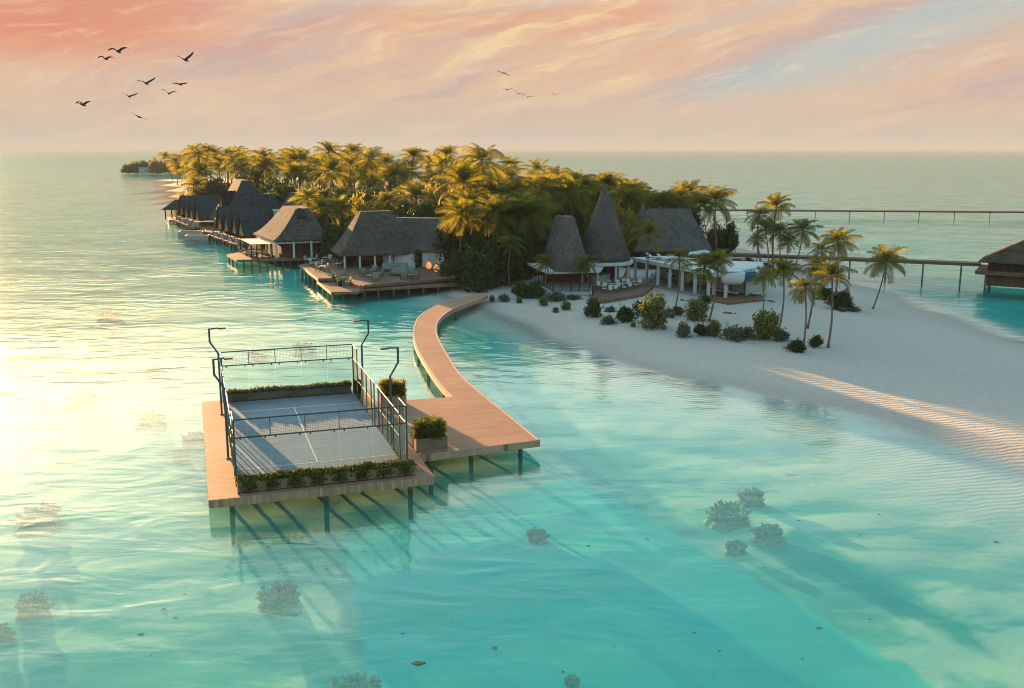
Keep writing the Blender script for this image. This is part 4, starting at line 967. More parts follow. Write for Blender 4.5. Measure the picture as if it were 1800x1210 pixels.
def palm(top, r, base_xy=None, label='', group=None, zg=None):
    """palm whose crown centre is `top` and whose fronds reach r metres"""
    i = NP[0]; NP[0] += 1; rng = random.Random(900 + i); top = Vector(top)
    if base_xy is None: base_xy = (top.x + rng.gauss(0, .6), top.y + rng.gauss(0, .6))
    z0 = zg if zg is not None else max(gz(*base_xy), .2) - .15; b = Vector((base_xy[0], base_xy[1], z0)); d = top - b; L = d.length
    o = thing('palm_tree', label, 'palm tree', b, group)
    q = Vector((0, 0, 1)).rotation_difference(d.normalized()); e = q.to_euler()
    inst('trunk', TRUNKS[i % 6], o, (0, 0, 0), e, (L * 1.0, L * 1.0, L))
    s = r / 4.75
    inst('crown', FILL[i % 3] if label.startswith(('golden palm in the dense', 'sunlit palm in the dense')) else CROWNS[(i * 5 + 3) % 8], o, d, (rng.gauss(0, .08), rng.gauss(0, .08), rng.random() * 6.28), s)
    return o
# single palms one can point at: crown px, crown radius px, foot px
front = [
 (1462, 486, 37, 1455.5, 608, 'tall beach palm standing nearest the open sand, thick straight trunk'),
 (1415, 506, 29, 1411, 614, 'beach palm with small round shrubs at its foot, left of the nearest palm'),
 (1436, 470, 25, 1419, 575, 'leaning beach palm rising behind the palm with round shrubs at its foot'),
 (1377, 478, 31, 1368, 582, 'slim beach palm behind the light green shrub at the sand edge'),
 (1345, 485, 23, 1343, 545, 'short palm just right of the glass plunge pool balcony'),
 (1239, 470, 33, 1231, 562, 'broad dark palm in front of the colonnade, left one of a pair'),
 (1263, 458, 26, 1246, 562, 'leaning palm of the pair in front of the colonnade, its crown against the rounded balcony'),
 (1194, 454, 25, 1187, 540, 'slim palm in front of the middle of the white colonnade'),
 (1140, 413, 33, 1136, 503, 'thick trunked palm between the cone roof and the hall roof'),
 (1030, 461, 22, 1032, 516, 'short stout palm at the right corner of the glazed pavilion'),
 (960, 461, 22, 961, 516, 'short stout palm at the left corner of the glazed pavilion'),
 (899, 430, 22, 897, 500, 'slender shaded palm on the sand left of the glazed pavilion'),
 (1558, 458, 36, 1534, 536, 'lone leaning palm on the right beach in front of the jetty'),
 (1412, 406, 29, 1392, 478, 'slim leaning palm right of the tight palm cluster by the jetty'),
 (1474, 425, 32, 1466, 532, 'sunlit palm in front of the nearer jetty, tops gilded'),
 (1444, 441, 20, 1440, 520, 'small dark palm left of the gilded palm at the nearer jetty'),
 (1365, 364, 29, 1360, 472, 'tallest palm of the tight cluster behind the rounded balcony'),
 (1334, 378, 25, 1343, 475, 'second tallest palm of the tight cluster behind the rounded balcony, tilted left'),
 (1371, 408, 24, 1366, 478, 'lower palm under the tallest one in the tight cluster'),
 (1345, 402, 22, 1350, 478, 'lower dark palm in the middle of the tight cluster'),
 (1331, 422, 16, 1329, 470, 'smallest palm of the tight cluster, its dark crown lowest'),
 (1384, 426, 18, 1377, 477, 'small palm at the right side of the tight cluster'),
 (1258, 354, 36, 1262, 452, 'tall golden palm right of the hall roof against the far lagoon'),
 (1231, 360, 26, 1236, 450, 'golden palm beside the right slope of the hall roof'),
]
for px, py, r, bx, by, lab in front:
    b = at(bx, by, .95); tp = atY(px, py, b.y + .3); palm(tp, r * b.y / F * 1.16, (b.x, b.y), lab, 'palms standing on the beach' if px > 1290 else 'palms round the pavilions')
# grove palms read off the photograph: crown px, py, radius px, distance
grove = [
 (582, 302, 38, 232, 'big golden palm with hanging fronds behind the white column pavilion'), (649, 280, 36, 245, 'tall golden palm rising above the left end of the hipped restaurant'),
 (541, 349, 31, 200, 'golden palm in front of the half hidden roof, beside the white column pavilion'), (565, 366, 29, 190, 'low golden palm just right of the white column pavilion roof'),
 (599, 365, 30, 186, 'low golden palm against the left slope of the hipped restaurant'), (693, 312, 40, 228, 'wide golden palm above the ridge of the hipped restaurant'),
 (682, 355, 30, 192, 'golden palm right behind the ridge of the hipped restaurant'), (731, 348, 40, 188, 'broad golden palm above the restaurant wing'),
 (815, 322, 54, 170, 'biggest golden palm right of the restaurant wing, huge feathery crown'), (846, 283, 50, 178, 'tallest palm of the grove, feathery crown against the sky'),
 (812, 378, 46, 152, 'golden palm over the right end of the restaurant wing, dry skirt glowing orange'), (727, 277, 27, 262, 'palm with dark trunk against the sky above the restaurant wing'),
 (678, 288, 26, 275, 'small palm between two tall golden palms above the restaurant'), (753, 284, 18, 300, 'thin distant palm against the sky, right of the dark trunk palm'),
 (784, 273, 25, 275, 'palm against the sky left of the tallest palm of the grove'), (882, 312, 34, 190, 'golden palm right of the tallest palm of the grove'),
 (867, 342, 32, 172, 'golden palm below the tallest crown, right side'), (904, 338, 30, 185, 'golden palm in the middle between the tallest palm and the cone'),
 (934, 334, 28, 195, 'golden palm behind the cut-off thatch roof'), (921, 383, 32, 158, 'shaded dark palm left of the cut-off thatch roof'),
 (872, 384, 34, 152, 'shaded dark palm behind the mangrove tree'), (897, 292, 24, 250, 'distant palm on the skyline right of the tallest palm'),
 (983, 328, 25, 215, 'golden palm against the lagoon left of the cone tip'), (1030, 331, 32, 200, 'golden palm just left of the cone tip'),
 (1066, 326, 28, 205, 'golden palm directly behind the cone tip'), (1084, 344, 24, 200, 'darker palm right of the cone tip'),
 (1121, 361, 20, 195, 'small dark teal palm beside the small spire'), (1164, 353, 25, 190, 'golden palm above the left end of the hall roof'),
 (1197, 347, 25, 195, 'golden palm above the right end of the hall roof'), (363, 270, 26, 420, 'tall sunlit palm at the left end of the grove'),
 (354, 303, 28, 345, 'sunlit palm under the tall one at the left end of the grove'), (345, 328, 28, 318, 'bright yellow palm at the left tip of the grove above the far villas'),
 (401, 278, 25, 390, 'palm on the skyline behind the tall spa roof, left'), (459, 276, 27, 330, 'palm on the skyline behind the tall spa roof, right'),
 (468, 291, 30, 300, 'golden palm with dry skirt above the spa side roof'), (508, 277, 25, 330, 'palm on the skyline between the spa roof and the pavilion'),
 (517, 305, 30, 270, 'golden palm behind the half hidden roof'), (577, 268, 28, 330, 'skyline palm above the big hanging golden palm'), (621, 268, 24, 330, 'skyline palm left of the tall palm above the restaurant'),
]
for px, py, r, Y, lab in grove:
    palm(atY(px, py, Y), r * Y / F * 1.05, None, lab, 'palms of the island grove')
# the dense rest of the grove, which nothing tells apart
rngv = random.Random(11)
def inside(x, y): return float(sdf(np.array([[x]]), np.array([[y]]), ISL)[0, 0])
taken = []
def scatter(n, fx, fy, gap, lab, grp, hts, rr):
    k = 0; tries = 0
    while k < n and tries < 4000:
        tries += 1; Y = fy(rngv); px = fx(rngv); x = (px - 900) / F * Y
        if inside(x, Y) > -5: continue
        if any((x - a) ** 2 + (Y - b) ** 2 < gap * gap for a, b in taken): continue
        taken.append((x, Y)); h = rngv.uniform(*hts); palm((x, Y, h), rngv.uniform(*rr), None, lab, grp); k += 1
scatter(26, lambda g: g.uniform(318, 440), lambda g: g.uniform(330, 520), 6.5, 'sunlit palm in the dense far left part of the grove behind the A-frame villas', 'far left grove palms', (13, 18.5), (5, 6.2))
scatter(20, lambda g: g.uniform(430, 640), lambda g: g.uniform(262, 400), 6.5, 'golden palm in the dense grove behind the white column pavilion', 'grove palms behind the pavilion', (12, 18.0), (5, 6.2))
scatter(16, lambda g: g.uniform(620, 820), lambda g: g.uniform(215, 330), 6, 'golden palm in the dense grove behind the hipped restaurant', 'grove palms behind the restaurant', (10, 16.5), (4.8, 6.2))
scatter(14, lambda g: g.uniform(820, 1000), lambda g: g.uniform(180, 300), 5.5, 'golden palm in the dense grove between the restaurant and the cone', 'grove palms left of the cone', (9, 14.5), (4.6, 5.8))
scatter(16, lambda g: g.uniform(850, 1010), lambda g: g.uniform(166, 202), 3.6, 'golden palm in the dense grove between the restaurant and the cone', 'grove palms left of the cone', (11.8, 13.2), (4.6, 5.6))
scatter(8, lambda g: g.uniform(832, 935), lambda g: g.uniform(150, 166), 3.0, 'shaded palm in the dark undergrowth beside the mangrove tree', 'shaded palms beside the mangrove', (9.5, 11.5), (4, 5))
scatter(8, lambda g: g.uniform(1010, 1110), lambda g: g.uniform(178, 230), 4, 'golden palm in the grove behind the cone and the hall roof', 'grove palms behind the cone', (11, 12.4), (4.4, 5.2))
scatter(12, lambda g: g.uniform(985, 1210), lambda g: g.uniform(185, 250), 5, 'golden palm in the grove behind the cone and the hall roof', 'grove palms behind the cone', (7.5, 11.5), (4, 5))
scatter(9, lambda g: g.uniform(285, 330), lambda g: g.uniform(540, 700), 8, 'hazy palm at the far sandy tip of the island', 'hazy palms at the island tip', (9, 14), (5, 6))

# ------------------------------------------------------------------ broadleaf trees and shrubs
def shrub_mesh(seed, n, blobs, size, flat=.85, stems=6, mat='leaf_dark', open_=0.0, name='foliage'):
    """unit shrub (radius 1, height ~1.9): leaf quads on clumps round branch ends"""
    rng = random.Random(seed); m2 = MB(); st = MB(); C = []
    for i in range(blobs):
        a = i * 2.4 + rng.random(); rr = math.sqrt((i + .5) / blobs) * .72; z = .2 + (1 - rr * .75) * rng.uniform(.0, 1.3) * flat + rng.uniform(-.08, .2)
        C.append((Vector((rr * math.cos(a), rr * math.sin(a), z)), rng.uniform(.24, .42)))
    for i, (c, r) in enumerate(C):
        st.tube([(c.x * .08, c.y * .08, -.05), (c.x * .45, c.y * .45, c.z * .5), tuple(c)], [.02, .015, .008], 4, False)
    for k in range(n):
        c, r = C[rng.randrange(len(C))]; d = Vector((rng.gauss(0, 1), rng.gauss(0, 1), rng.gauss(0, 1) * .9)).normalized()
        rad = r * (rng.random() ** (.45 if not open_ else .75)) * (1 + open_ * rng.random())
        p = c + d * rad
        if p.z < .04: p.z = .04 + rng.random() * .15
        leaf(m2, p, size * (.6 + .8 * rng.random()), rng, .5, .36)
    for q in range(22):                                          # stray sprigs break the outline
        a = rng.random() * 6.28; e = rng.uniform(.05, 1.3); d = Vector((math.cos(a) * math.cos(e), math.sin(a) * math.cos(e), math.sin(e) * 1.25)); L = rng.uniform(.95, 1.4)
        st.tube([d * .2, d * L], [.012, .006], 3, False)
        for k in range(int(n / 90)): 
            c = d * L * rng.uniform(.6, 1.02) + Vector((rng.gauss(0, .05), rng.gauss(0, .05), rng.gauss(0, .05)))
            if c.z > .02: leaf(m2, c, size * rng.uniform(.6, 1.2), rng, .4, .36)
    return m2.mesh(name, M[mat]), st.mesh('stems', M['bark'])
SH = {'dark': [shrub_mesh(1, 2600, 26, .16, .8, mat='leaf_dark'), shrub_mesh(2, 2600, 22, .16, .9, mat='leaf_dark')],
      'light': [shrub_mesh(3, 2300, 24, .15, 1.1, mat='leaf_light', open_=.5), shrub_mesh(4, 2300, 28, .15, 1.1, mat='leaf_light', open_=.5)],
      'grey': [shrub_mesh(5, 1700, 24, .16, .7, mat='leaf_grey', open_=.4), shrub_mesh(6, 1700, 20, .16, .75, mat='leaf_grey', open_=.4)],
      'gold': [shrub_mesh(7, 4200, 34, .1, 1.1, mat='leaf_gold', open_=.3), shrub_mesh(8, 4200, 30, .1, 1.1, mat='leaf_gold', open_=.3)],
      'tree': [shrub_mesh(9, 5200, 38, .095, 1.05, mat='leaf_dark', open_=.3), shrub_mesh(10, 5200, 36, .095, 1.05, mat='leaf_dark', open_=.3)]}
NS = [0]
def shrub(px, pyb, wpx, hpx, kind, lab, grp=None, zg=.95, cat='shrub', name='shrub', P=None):
    i = NS[0]; NS[0] += 1; rng = random.Random(500 + i)
    b = P if P is not None else at(px, pyb, zg); b = Vector(b); s = b.y / F
    rw = wpx * s / 2 / .98; hh = hpx * s / 1.75
    if P is None: b.y += rw * .7; b.x *= (1 + rw * .7 / b.y); b.z = max(gz(b.x, b.y), .1) - .03
    o = thing(name, lab, cat, b, grp); fm, sm = SH[kind][i % 2]; rz = rng.random() * 6.28
    inst('foliage', fm, o, (0, 0, 0), (0, 0, rz), (rw, rw, hh)); inst('stems', sm, o, (0, 0, 0), (0, 0, rz), (rw, rw, hh)); return o
beach_shrubs = [
 (955, 531, 17, 19, 'light', 'small light green shrub at the left of the sand below the glazed pavilion'), (976, 526, 38, 22, 'grey', 'low spreading grey shrub in front of the glazed pavilion'),
 (977, 541, 12, 11, 'light', 'tiny sprout on the sand in front of the low grey shrub'), (995, 538, 19, 18, 'light', 'small leafy shrub right of the tiny sprout'), (1008, 523, 28, 11, 'grey', 'flat grey ground shrub at the right corner of the glazed pavilion'),
 (1042, 552, 31, 44, 'dark', 'tall dark green shrub left of the chair terrace'), (1069, 563, 29, 20, 'grey', 'low grey shrub on the sand in front of the tall dark shrub'), (1100, 561, 34, 34, 'dark', 'round dense dark shrub in front of the chair terrace'),
 (1126, 552, 30, 30, 'dark', 'dark shrub behind the loose light green tree shrub'), (1148, 574, 56, 74, 'light', 'largest loose light green tree shrub on the beach'), (1073, 544, 20, 14, 'grey', 'small grey shrub between the tall dark shrub and the round dark one'),
 (1113, 568, 10, 10, 'light', 'tiny sprout at the foot of the round dark shrub'), (1176, 556, 22, 22, 'grey', 'small thin grey shrub right of the largest loose shrub'), (1191, 552, 24, 22, 'grey', 'grey shrub at the foot of the slim colonnade palm'),
 (1202, 588, 28, 36, 'grey', 'pale grey shrub on the sand left of a dark round one'), (1224, 562, 44, 46, 'light', 'loose light green shrub in front of the colonnade pair of palms'), (1232, 587, 32, 26, 'dark', 'dark rounded shrub at the foot of the pair of palms'),
 (1255, 588, 27, 34, 'light', 'feathery shrub right of the dark rounded shrub'), (1290, 596, 44, 34, 'grey', 'wide grey green shrub on the open sand'), (1312, 592, 30, 26, 'grey', 'grey shrub tucked between the wide grey one and the light green one'),
 (1346, 597, 52, 60, 'light', 'big light green shrub at the front edge of the planting'), (1374, 598, 27, 27, 'grey', 'small grey shrub right of the big light green one'), (1236, 541, 26, 26, 'dark', 'dark shrub at the edge of the beach deck'),
 (1399, 616, 34, 26, 'dark', 'low rounded shrub at the foot of a beach palm'), (1435, 609, 25, 26, 'dark', 'round dark shrub between the two nearest palms'), (865, 521, 11, 15, 'light', 'small upright plant by the end of the walkway'),
 (886, 522, 22, 18, 'grey', 'grey green low shrub right of the walkway end'), (913, 525, 12, 13, 'light', 'tiny light plant beside the dark shrubs right of the walkway'), (916, 519, 38, 36, 'dark', 'big dark shrub on the sand right of the walkway end'),
 (940, 520, 36, 40, 'dark', 'dark shrub at the left wall of the glazed pavilion'), (841, 508, 27, 22, 'dark', 'round dark bush left of the walkway end'), (1476, 541, 46, 40, 'dark', 'dense dark shrub group behind the two nearest palms'),
 (1501, 543, 24, 14, 'grey', 'low grey shrub at the right edge of the palm group'), (1480, 544, 13, 11, 'light', 'tiny light shrub in front of the dense dark one'), (1450, 524, 34, 26, 'dark', 'dark shrub behind the leaning beach palm'),
 (1297, 470, 30, 24, 'grey', 'grey shrub behind the rounded balcony roof'), (1316, 468, 24, 22, 'dark', 'round dark shrub behind the rounded balcony roof'), (1338, 470, 44, 16, 'grey', 'low grey shrub bank under the tight palm cluster'),
 (1281, 448, 36, 70, 'dark', 'tall dark columnar shrub right of the hall roof'), (1256, 446, 38, 66, 'gold', 'tall airy golden shrub right of the hall roof'),
 (1240, 452, 30, 34, 'dark', 'dark shrub under the golden palms right of the hall'),
]
for a in beach_shrubs: shrub(*a, grp='shrubs on the beach')
# mangrove with prop roots beside the terrace
mg = thing('mangrove_tree', 'dark mangrove tree with tangled prop roots at the end of the dining terrace', 'tree', tuple(at(826, 506, .5)))
b = at(826, 506, .5); m2 = MB(); rg = random.Random(8)
for k in range(16):
    a = rg.random() * 6.28; q = Vector((b.x + math.cos(a) * 1.4 * rg.random(), b.y + math.sin(a) * .8, gz(b.x, b.y) - .3)); m2.tube([q, q.lerp(b + Vector((0, 0, 1.6)), .5) + Vector((math.cos(a) * .3, 0, .2)), b + Vector((rg.gauss(0, .3), 0, 2.2))], [.06, .05, .05], 5)
for k in range(5):
    q = b + Vector((rg.uniform(-3, 2), rg.uniform(0, 2), rg.uniform(3.2, 4.6))); m2.tube([b + Vector((0, 0, 1.8)), b.lerp(q, .6) + Vector((0, 0, .6)), q], [.12, .08, .04], 6)
m2.build('trunk', M['bark'], mg)
fm, sm = SH['tree'][0]
for dx, dz, s, h in ((-2.6, 1.6, 2.6, 1.7), (.4, .8, 3.2, 2.2), (-.6, 2.4, 2.6, 2.0), (2.2, .7, 2.2, 1.8)):
    inst('foliage', fm, mg, (dx, .6, dz), (0, 0, dx), (s, s * .8, h))
# understorey trees; first three added behind the wing to keep sun off the beach
us = [(745, 352, 60, 30, 178, 'tree'), (770, 352, 60, 30, 176, 'tree'), (800, 350, 60, 30, 174, 'gold'), (505, 330, 60, 46, 250, 'dark'), (620, 350, 50, 60, 205, 'tree'), (640, 365, 60, 60, 195, 'gold'), (720, 372, 70, 60, 185, 'tree'), (770, 350, 60, 70, 180, 'gold'), (795, 400, 60, 70, 160, 'tree'),
      (850, 400, 70, 90, 155, 'tree'), (880, 440, 70, 80, 146, 'dark'), (910, 420, 60, 90, 150, 'tree'), (840, 455, 60, 60, 142, 'dark'), (935, 400, 50, 80, 160, 'tree'), (950, 350, 60, 60, 190, 'gold'), (1000, 360, 60, 60, 182, 'tree'),
      (1000, 345, 50, 50, 200, 'gold'), (1090, 378, 50, 64, 172, 'gold'), (1108, 400, 44, 60, 165, 'gold'), (1120, 375, 40, 40, 185, 'tree'), (1210, 385, 50, 60, 180, 'tree'), (480, 318, 70, 50, 270, 'tree'), (440, 310, 60, 50, 300, 'tree'),
      (330, 360, 44, 50, 315, 'gold'), (322, 380, 30, 40, 300, 'gold'), (350, 350, 50, 50, 320, 'gold'), (385, 330, 60, 50, 320, 'tree'), (560, 330, 60, 50, 240, 'tree'), (590, 345, 60, 60, 215, 'tree'), (660, 345, 60, 60, 215, 'tree'),
      (700, 350, 50, 50, 205, 'gold'), (830, 360, 60, 70, 170, 'gold'), (870, 355, 60, 60, 175, 'gold'), (905, 355, 50, 50, 185, 'gold'), (960, 420, 40, 70, 156, 'tree'), (545, 400, 50, 60, 190, 'tree'), (590, 400, 46, 50, 176, 'dark'), (1150, 385, 40, 40, 190, 'gold'), (1178, 380, 40, 40, 192, 'gold')]
dsc = {'dark': 'shaded dark broadleaf tree filling the grove undergrowth', 'tree': 'dark leafy tree in the undergrowth below the golden palms', 'gold': 'sunlit golden leafed tree between the palm trunks'}  # the three added trees behind the wing share these labels
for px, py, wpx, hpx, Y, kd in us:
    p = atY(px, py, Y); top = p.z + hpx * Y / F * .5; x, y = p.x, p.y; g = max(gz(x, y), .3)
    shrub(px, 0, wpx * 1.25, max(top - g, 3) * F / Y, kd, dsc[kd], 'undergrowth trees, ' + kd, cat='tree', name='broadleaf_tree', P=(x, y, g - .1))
for k in range(46):
    for _ in range(60):
        Y = rngv.uniform(170, 430); x = (rngv.uniform(330, 1180) - 900) / F * Y
        if inside(x, Y) < -7 and (Y > 240 or x > -30): break
    else: continue
    if 150 < Y < 176 and -40 < x < 40: continue
    kd = rngv.choice(['tree', 'tree', 'gold', 'dark']); shrub(0, 0, rngv.uniform(6, 11) * F / Y, rngv.uniform(6, 10) * F / Y, kd, dsc[kd], 'undergrowth trees, ' + kd, cat='tree', name='broadleaf_tree', P=(x, Y, gz(x, Y) - .1))
# distant islet
for k in range(22):
    px = rngv.uniform(236, 330); Y = rngv.uniform(848, 900); x = (px - 900) / F * Y; h = rngv.uniform(9, 15) if px > 240 else rngv.uniform(8, 13)
    shrub(0, 0, rngv.uniform(11, 17) * F / Y, h * F / Y, rngv.choice(['tree', 'gold', 'tree']), 'hazy round tree on the distant islet at the left', 'trees on the distant islet', cat='tree', name='broadleaf_tree', P=(x, Y, .3))
for px, py, Y in ((290, 277, 850), (300, 280, 846), (312, 279, 850)): palm(atY(px, py, Y), 7, None, 'hazy palm rising over the distant islet', 'palms on the distant islet', .4)
# ------------------------------------------------------------------ furniture
def chair_meshes(cush):
    f = MB()
    for sx in (-.24, .24):
        for sy in (-.24, .24): f.box((sx, sy, .22 if sy < 0 else .4), (.05, .05, .44 if sy < 0 else .8))
    f.box((0, 0, .42), (.54, .54, .05))
    for sx in (-.26, .26): f.box((sx, 0, .62), (.05, .5, .04))
    c = MB(); c.box((0, -.02, .49), (.5, .5, .09)); c.box((0, .22, .74), (.5, .1, .44))
    return f.mesh('frame', M['teak']), c.mesh('cushion', cush)
def lounge_meshes(cush, w=.85):
    f = MB()
    for sx in (-w / 2 + .04, w / 2 - .04):
        for sy in (-.36, .36): f.box((sx, sy, .15), (.06, .06, .3))
        f.box((sx, 0, .58), (.07, .74, .05)); f.box((sx, -.34, .44), (.06, .06, .26)); f.box((sx, .34, .44), (.06, .06, .26))
    f.box((0, 0, .28), (w, .78, .06))
    c = MB(); c.box((0, -.04, .39), (w - .12, .68, .16)); 
    c.add([(-w / 2 + .06, .22, .44), (w / 2 - .06, .22, .44), (w / 2 - .06, .36, .95), (-w / 2 + .06, .36, .95), (-w / 2 + .06, .38, .4), (w / 2 - .06, .38, .4), (w / 2 - .06, .5, .93), (-w / 2 + .06, .5, .93)],
          [(0, 1, 2, 3), (7, 6, 5, 4), (0, 3, 7, 4), (1, 5, 6, 2), (3, 2, 6, 7), (0, 4, 5, 1)])
    return f.mesh('frame', M['teak']), c.mesh('cushion', cush)
def table_meshes(w, h=.72):
    t_ = MB(); t_.lathe((0, 0, 0), [(w / 2, h - .04), (w / 2, h)], 14); l = MB()
    for a in range(4): l.tube([(.12 * math.cos(a * 1.57), .12 * math.sin(a * 1.57), h - .04), (w * .4 * math.cos(a * 1.57), w * .4 * math.sin(a * 1.57), 0)], .025, 4)
    return t_.mesh('tabletop', M['plaster']), l.mesh('legs', M['teak'])
CH = {'cream': chair_meshes(M['cushion_cream']), 'white': chair_meshes(M['white'])}
LG = {'sage': lounge_meshes(M['cushion_sage']), 'olive': lounge_meshes(M['cushion_olive']), 'sofa': lounge_meshes(M['cushion_sage'], 1.9), 'creamsofa': lounge_meshes(M['cushion_cream'], 1.7)}
TB = {'dining': table_meshes(.9), 'low': table_meshes(.8, .42)}
pn = {'frame': 'frame', 'cushion': 'cushion', 'tabletop': 'tabletop', 'legs': 'legs'}
def furn(meshes, name, p, rz, lab, cat, grp, s=1.0):
    o = thing(name, lab, cat, p, grp); o.rotation_euler = (0, 0, rz)
    for me in meshes: inst(me.name.split('.')[0], me, o, sc=s)
zu = 1.6; zl_ = 1.05; FS = 1.3
for px, py, rz, lab in ((539, 463, 1.2, 'cream dining chair at the far left corner of the upper terrace'), (554, 461, -1.2, 'cream dining chair at the back of the far left table'), (548.5, 470, 1.2, 'cream dining chair second from the terrace edge, left table'),
      (564, 470, -1.0, 'cream dining chair on the inner side of the middle table'), (559, 477, 1.3, 'cream dining chair nearest the sunlit terrace edge'), (574, 477, -1.2, 'cream dining chair nearest the restaurant wall posts'), (580, 461, 0, 'cream dining chair at the back by the restaurant corner')):
    furn(CH['cream'], 'dining_chair', at(px, py, zu), rz, lab, 'chair', 'cream dining chairs', FS)
for px, py, lab in ((546, 464, 'round table between cream chairs at the far left of the terrace'), (556.5, 471, 'round table in the middle of the cream chairs'), (567, 478, 'round table nearest the terrace edge among cream chairs'), (572, 462, 'round table at the back by the restaurant corner'), (595, 473, 'round table beside the restaurant left post'), (605, 470, 'round table next to the first white post')):
    furn(TB['dining'], 'dining_table', at(px, py, zu), 0, lab, 'table', 'round terrace tables', FS)
for px, py, rz, kd, lab in ((640, 485, 2.9, 'sage', 'sage high backed lounge chair near the top of the steps'), (655, 481, -.6, 'sage', 'sage lounge chair in the middle of the lounge group'), (668, 486, -1.6, 'sage', 'sage lounge chair right of the low stone table'),
      (661, 494, .1, 'olive', 'olive lounge chair with its back to the water at the low table'), (685, 477, .2, 'sofa', 'sage two seat sofa nearest the restaurant glass'), (704, 476, 0, 'sofa', 'second sage sofa at the glass, right of the first'),
      (700, 485, -.2, 'sofa', 'sage sofa facing the restaurant, middle right'), (716, 484, 0, 'sofa', 'sage sofa in the right hand group facing the glass'), (711, 491, 3.1, 'olive', 'olive armchair with teak back at the terrace edge, left of two'), (730, 490, 3.1, 'olive', 'olive armchair with teak back at the terrace edge, right of two')):
    furn(LG[kd], 'lounge_chair' if kd != 'sofa' else 'sofa', at(px, py, zu), rz, lab, 'sofa' if kd == 'sofa' else 'armchair', 'lounge seats on the upper terrace', FS)
for px, py, lab in ((650, 490, 'low table in front of the high backed sage chair'), (692, 483, 'low table between the sage sofas'), (721, 489, 'low table behind the two olive armchairs')):
    furn(TB['low'], 'low_table', at(px, py, zu), 0, lab, 'table', 'low lounge tables', FS)
for px, py, rz, lab in ((592, 492, 2.4, 'olive lounge chair at the back left of the lower terrace'), (603, 490, .4, 'olive lounge chair at the back right of the lower terrace'), (597, 499, 1.5, 'olive lounge chair on the left of the lower terrace'), (611, 502, -1.4, 'olive lounge chair at the foot of the steps on the lower terrace')):
    furn(LG['olive'], 'lounge_chair', at(px, py, zl_), rz, lab, 'armchair', 'lounge seats on the lower terrace', FS)
for px, py, lab in ((587, 495, 'black planter tub at the left of the lower terrace'), (597.5, 503, 'black planter tub at the front of the lower terrace')):
    p = at(px, py, zl_); o = thing('planter_tub', lab, 'planter', p); m2 = MB(); m2.lathe((p.x, p.y, p.z), [(.26, 0), (.34, .5), (.36, .75), (.3, .76)], 14); m2.build('tub', M['steel_dark'], o)
    m2 = MB()
    for k in range(90): leaf(m2, p + Vector((rngv.gauss(0, .22), rngv.gauss(0, .22), .78 + rngv.random() * .35)), .22, rngv)
    m2.build('leaves', M['leaf_grey'], o)
p = at(734, 470, zu); o = thing('potted_plant', 'dark slim potted plant against the white wing wall', 'plant', p); m2 = MB(); m2.lathe((p.x, p.y, p.z), [(.3, 0), (.4, .5), (.3, .9)], 12); m2.build('pot', M['steel_dark'], o)
m2 = MB()
for k in range(300): leaf(m2, p + Vector((rngv.gauss(0, .28), rngv.gauss(0, .28), .9 + rngv.random() * 1.9)), .3, rngv)
m2.build('leaves', M['leaf_dark'], o)
for px, py, lab in ((754, 473.5, 'glowing woven lantern on the terrace, farther and left of two'), (767.5, 478.5, 'glowing woven lantern on the terrace, nearer and right of two')):
    p = at(px, py, zu); o = thing('lantern', lab, 'lantern', p, 'woven terrace lanterns'); m2 = MB()
    m2.lathe((p.x, p.y, p.z), [(.3, .08), (.46, .35), (.5, .62), (.42, .95), (.26, 1.16), (.24, 1.14), (.4, .9)], 20); m2.build('shade', M['lantern'], o, smooth=True)
    m2 = MB()
    for k in range(14):
        a = k * 2 * math.pi / 14; m2.tube([(p.x + r * math.cos(a + tw_), p.y + r * math.sin(a + tw_), p.z + z) for r, z, tw_ in ((.31, .08, 0), (.475, .35, .12), (.515, .62, .24), (.435, .95, .36), (.27, 1.17, .5))], .022, 4)
    m2.lathe((p.x, p.y, p.z), [(.4, 0), (.4, .06)], 20); m2.build('weave', M['brownwood'], o)
for px, py, rz, lab in ((443, 450.5, 3.1, 'white sofa at the front left under the cream canopy'), (462, 449.5, 3.1, 'white sofa at the front right under the cream canopy'), (426.5, 443.5, 1.4, 'white armchair at the far left of the pavilion deck'), (445, 441, 0, 'white sofa at the back under the cream canopy')):
    furn(LG['creamsofa'], 'white_sofa', at(px, py, 1.1), rz, lab, 'sofa', 'white sofas under the canopy', 1.15)
p = at(455, 444, 1.1); o = thing('palm_pot', 'yellow green potted plant between the white sofas', 'plant', p); m2 = MB(); m2.lathe((p.x, p.y, p.z), [(.3, 0), (.4, .6), (.3, .62)], 12); m2.build('pot', M['steel_dark'], o)
m2 = MB()
for k in range(160): leaf(m2, p + Vector((rngv.gauss(0, .35), rngv.gauss(0, .35), .6 + rngv.random() * 1.3)), .3, rngv)
m2.build('leaves', M['leaf_gold'], o)
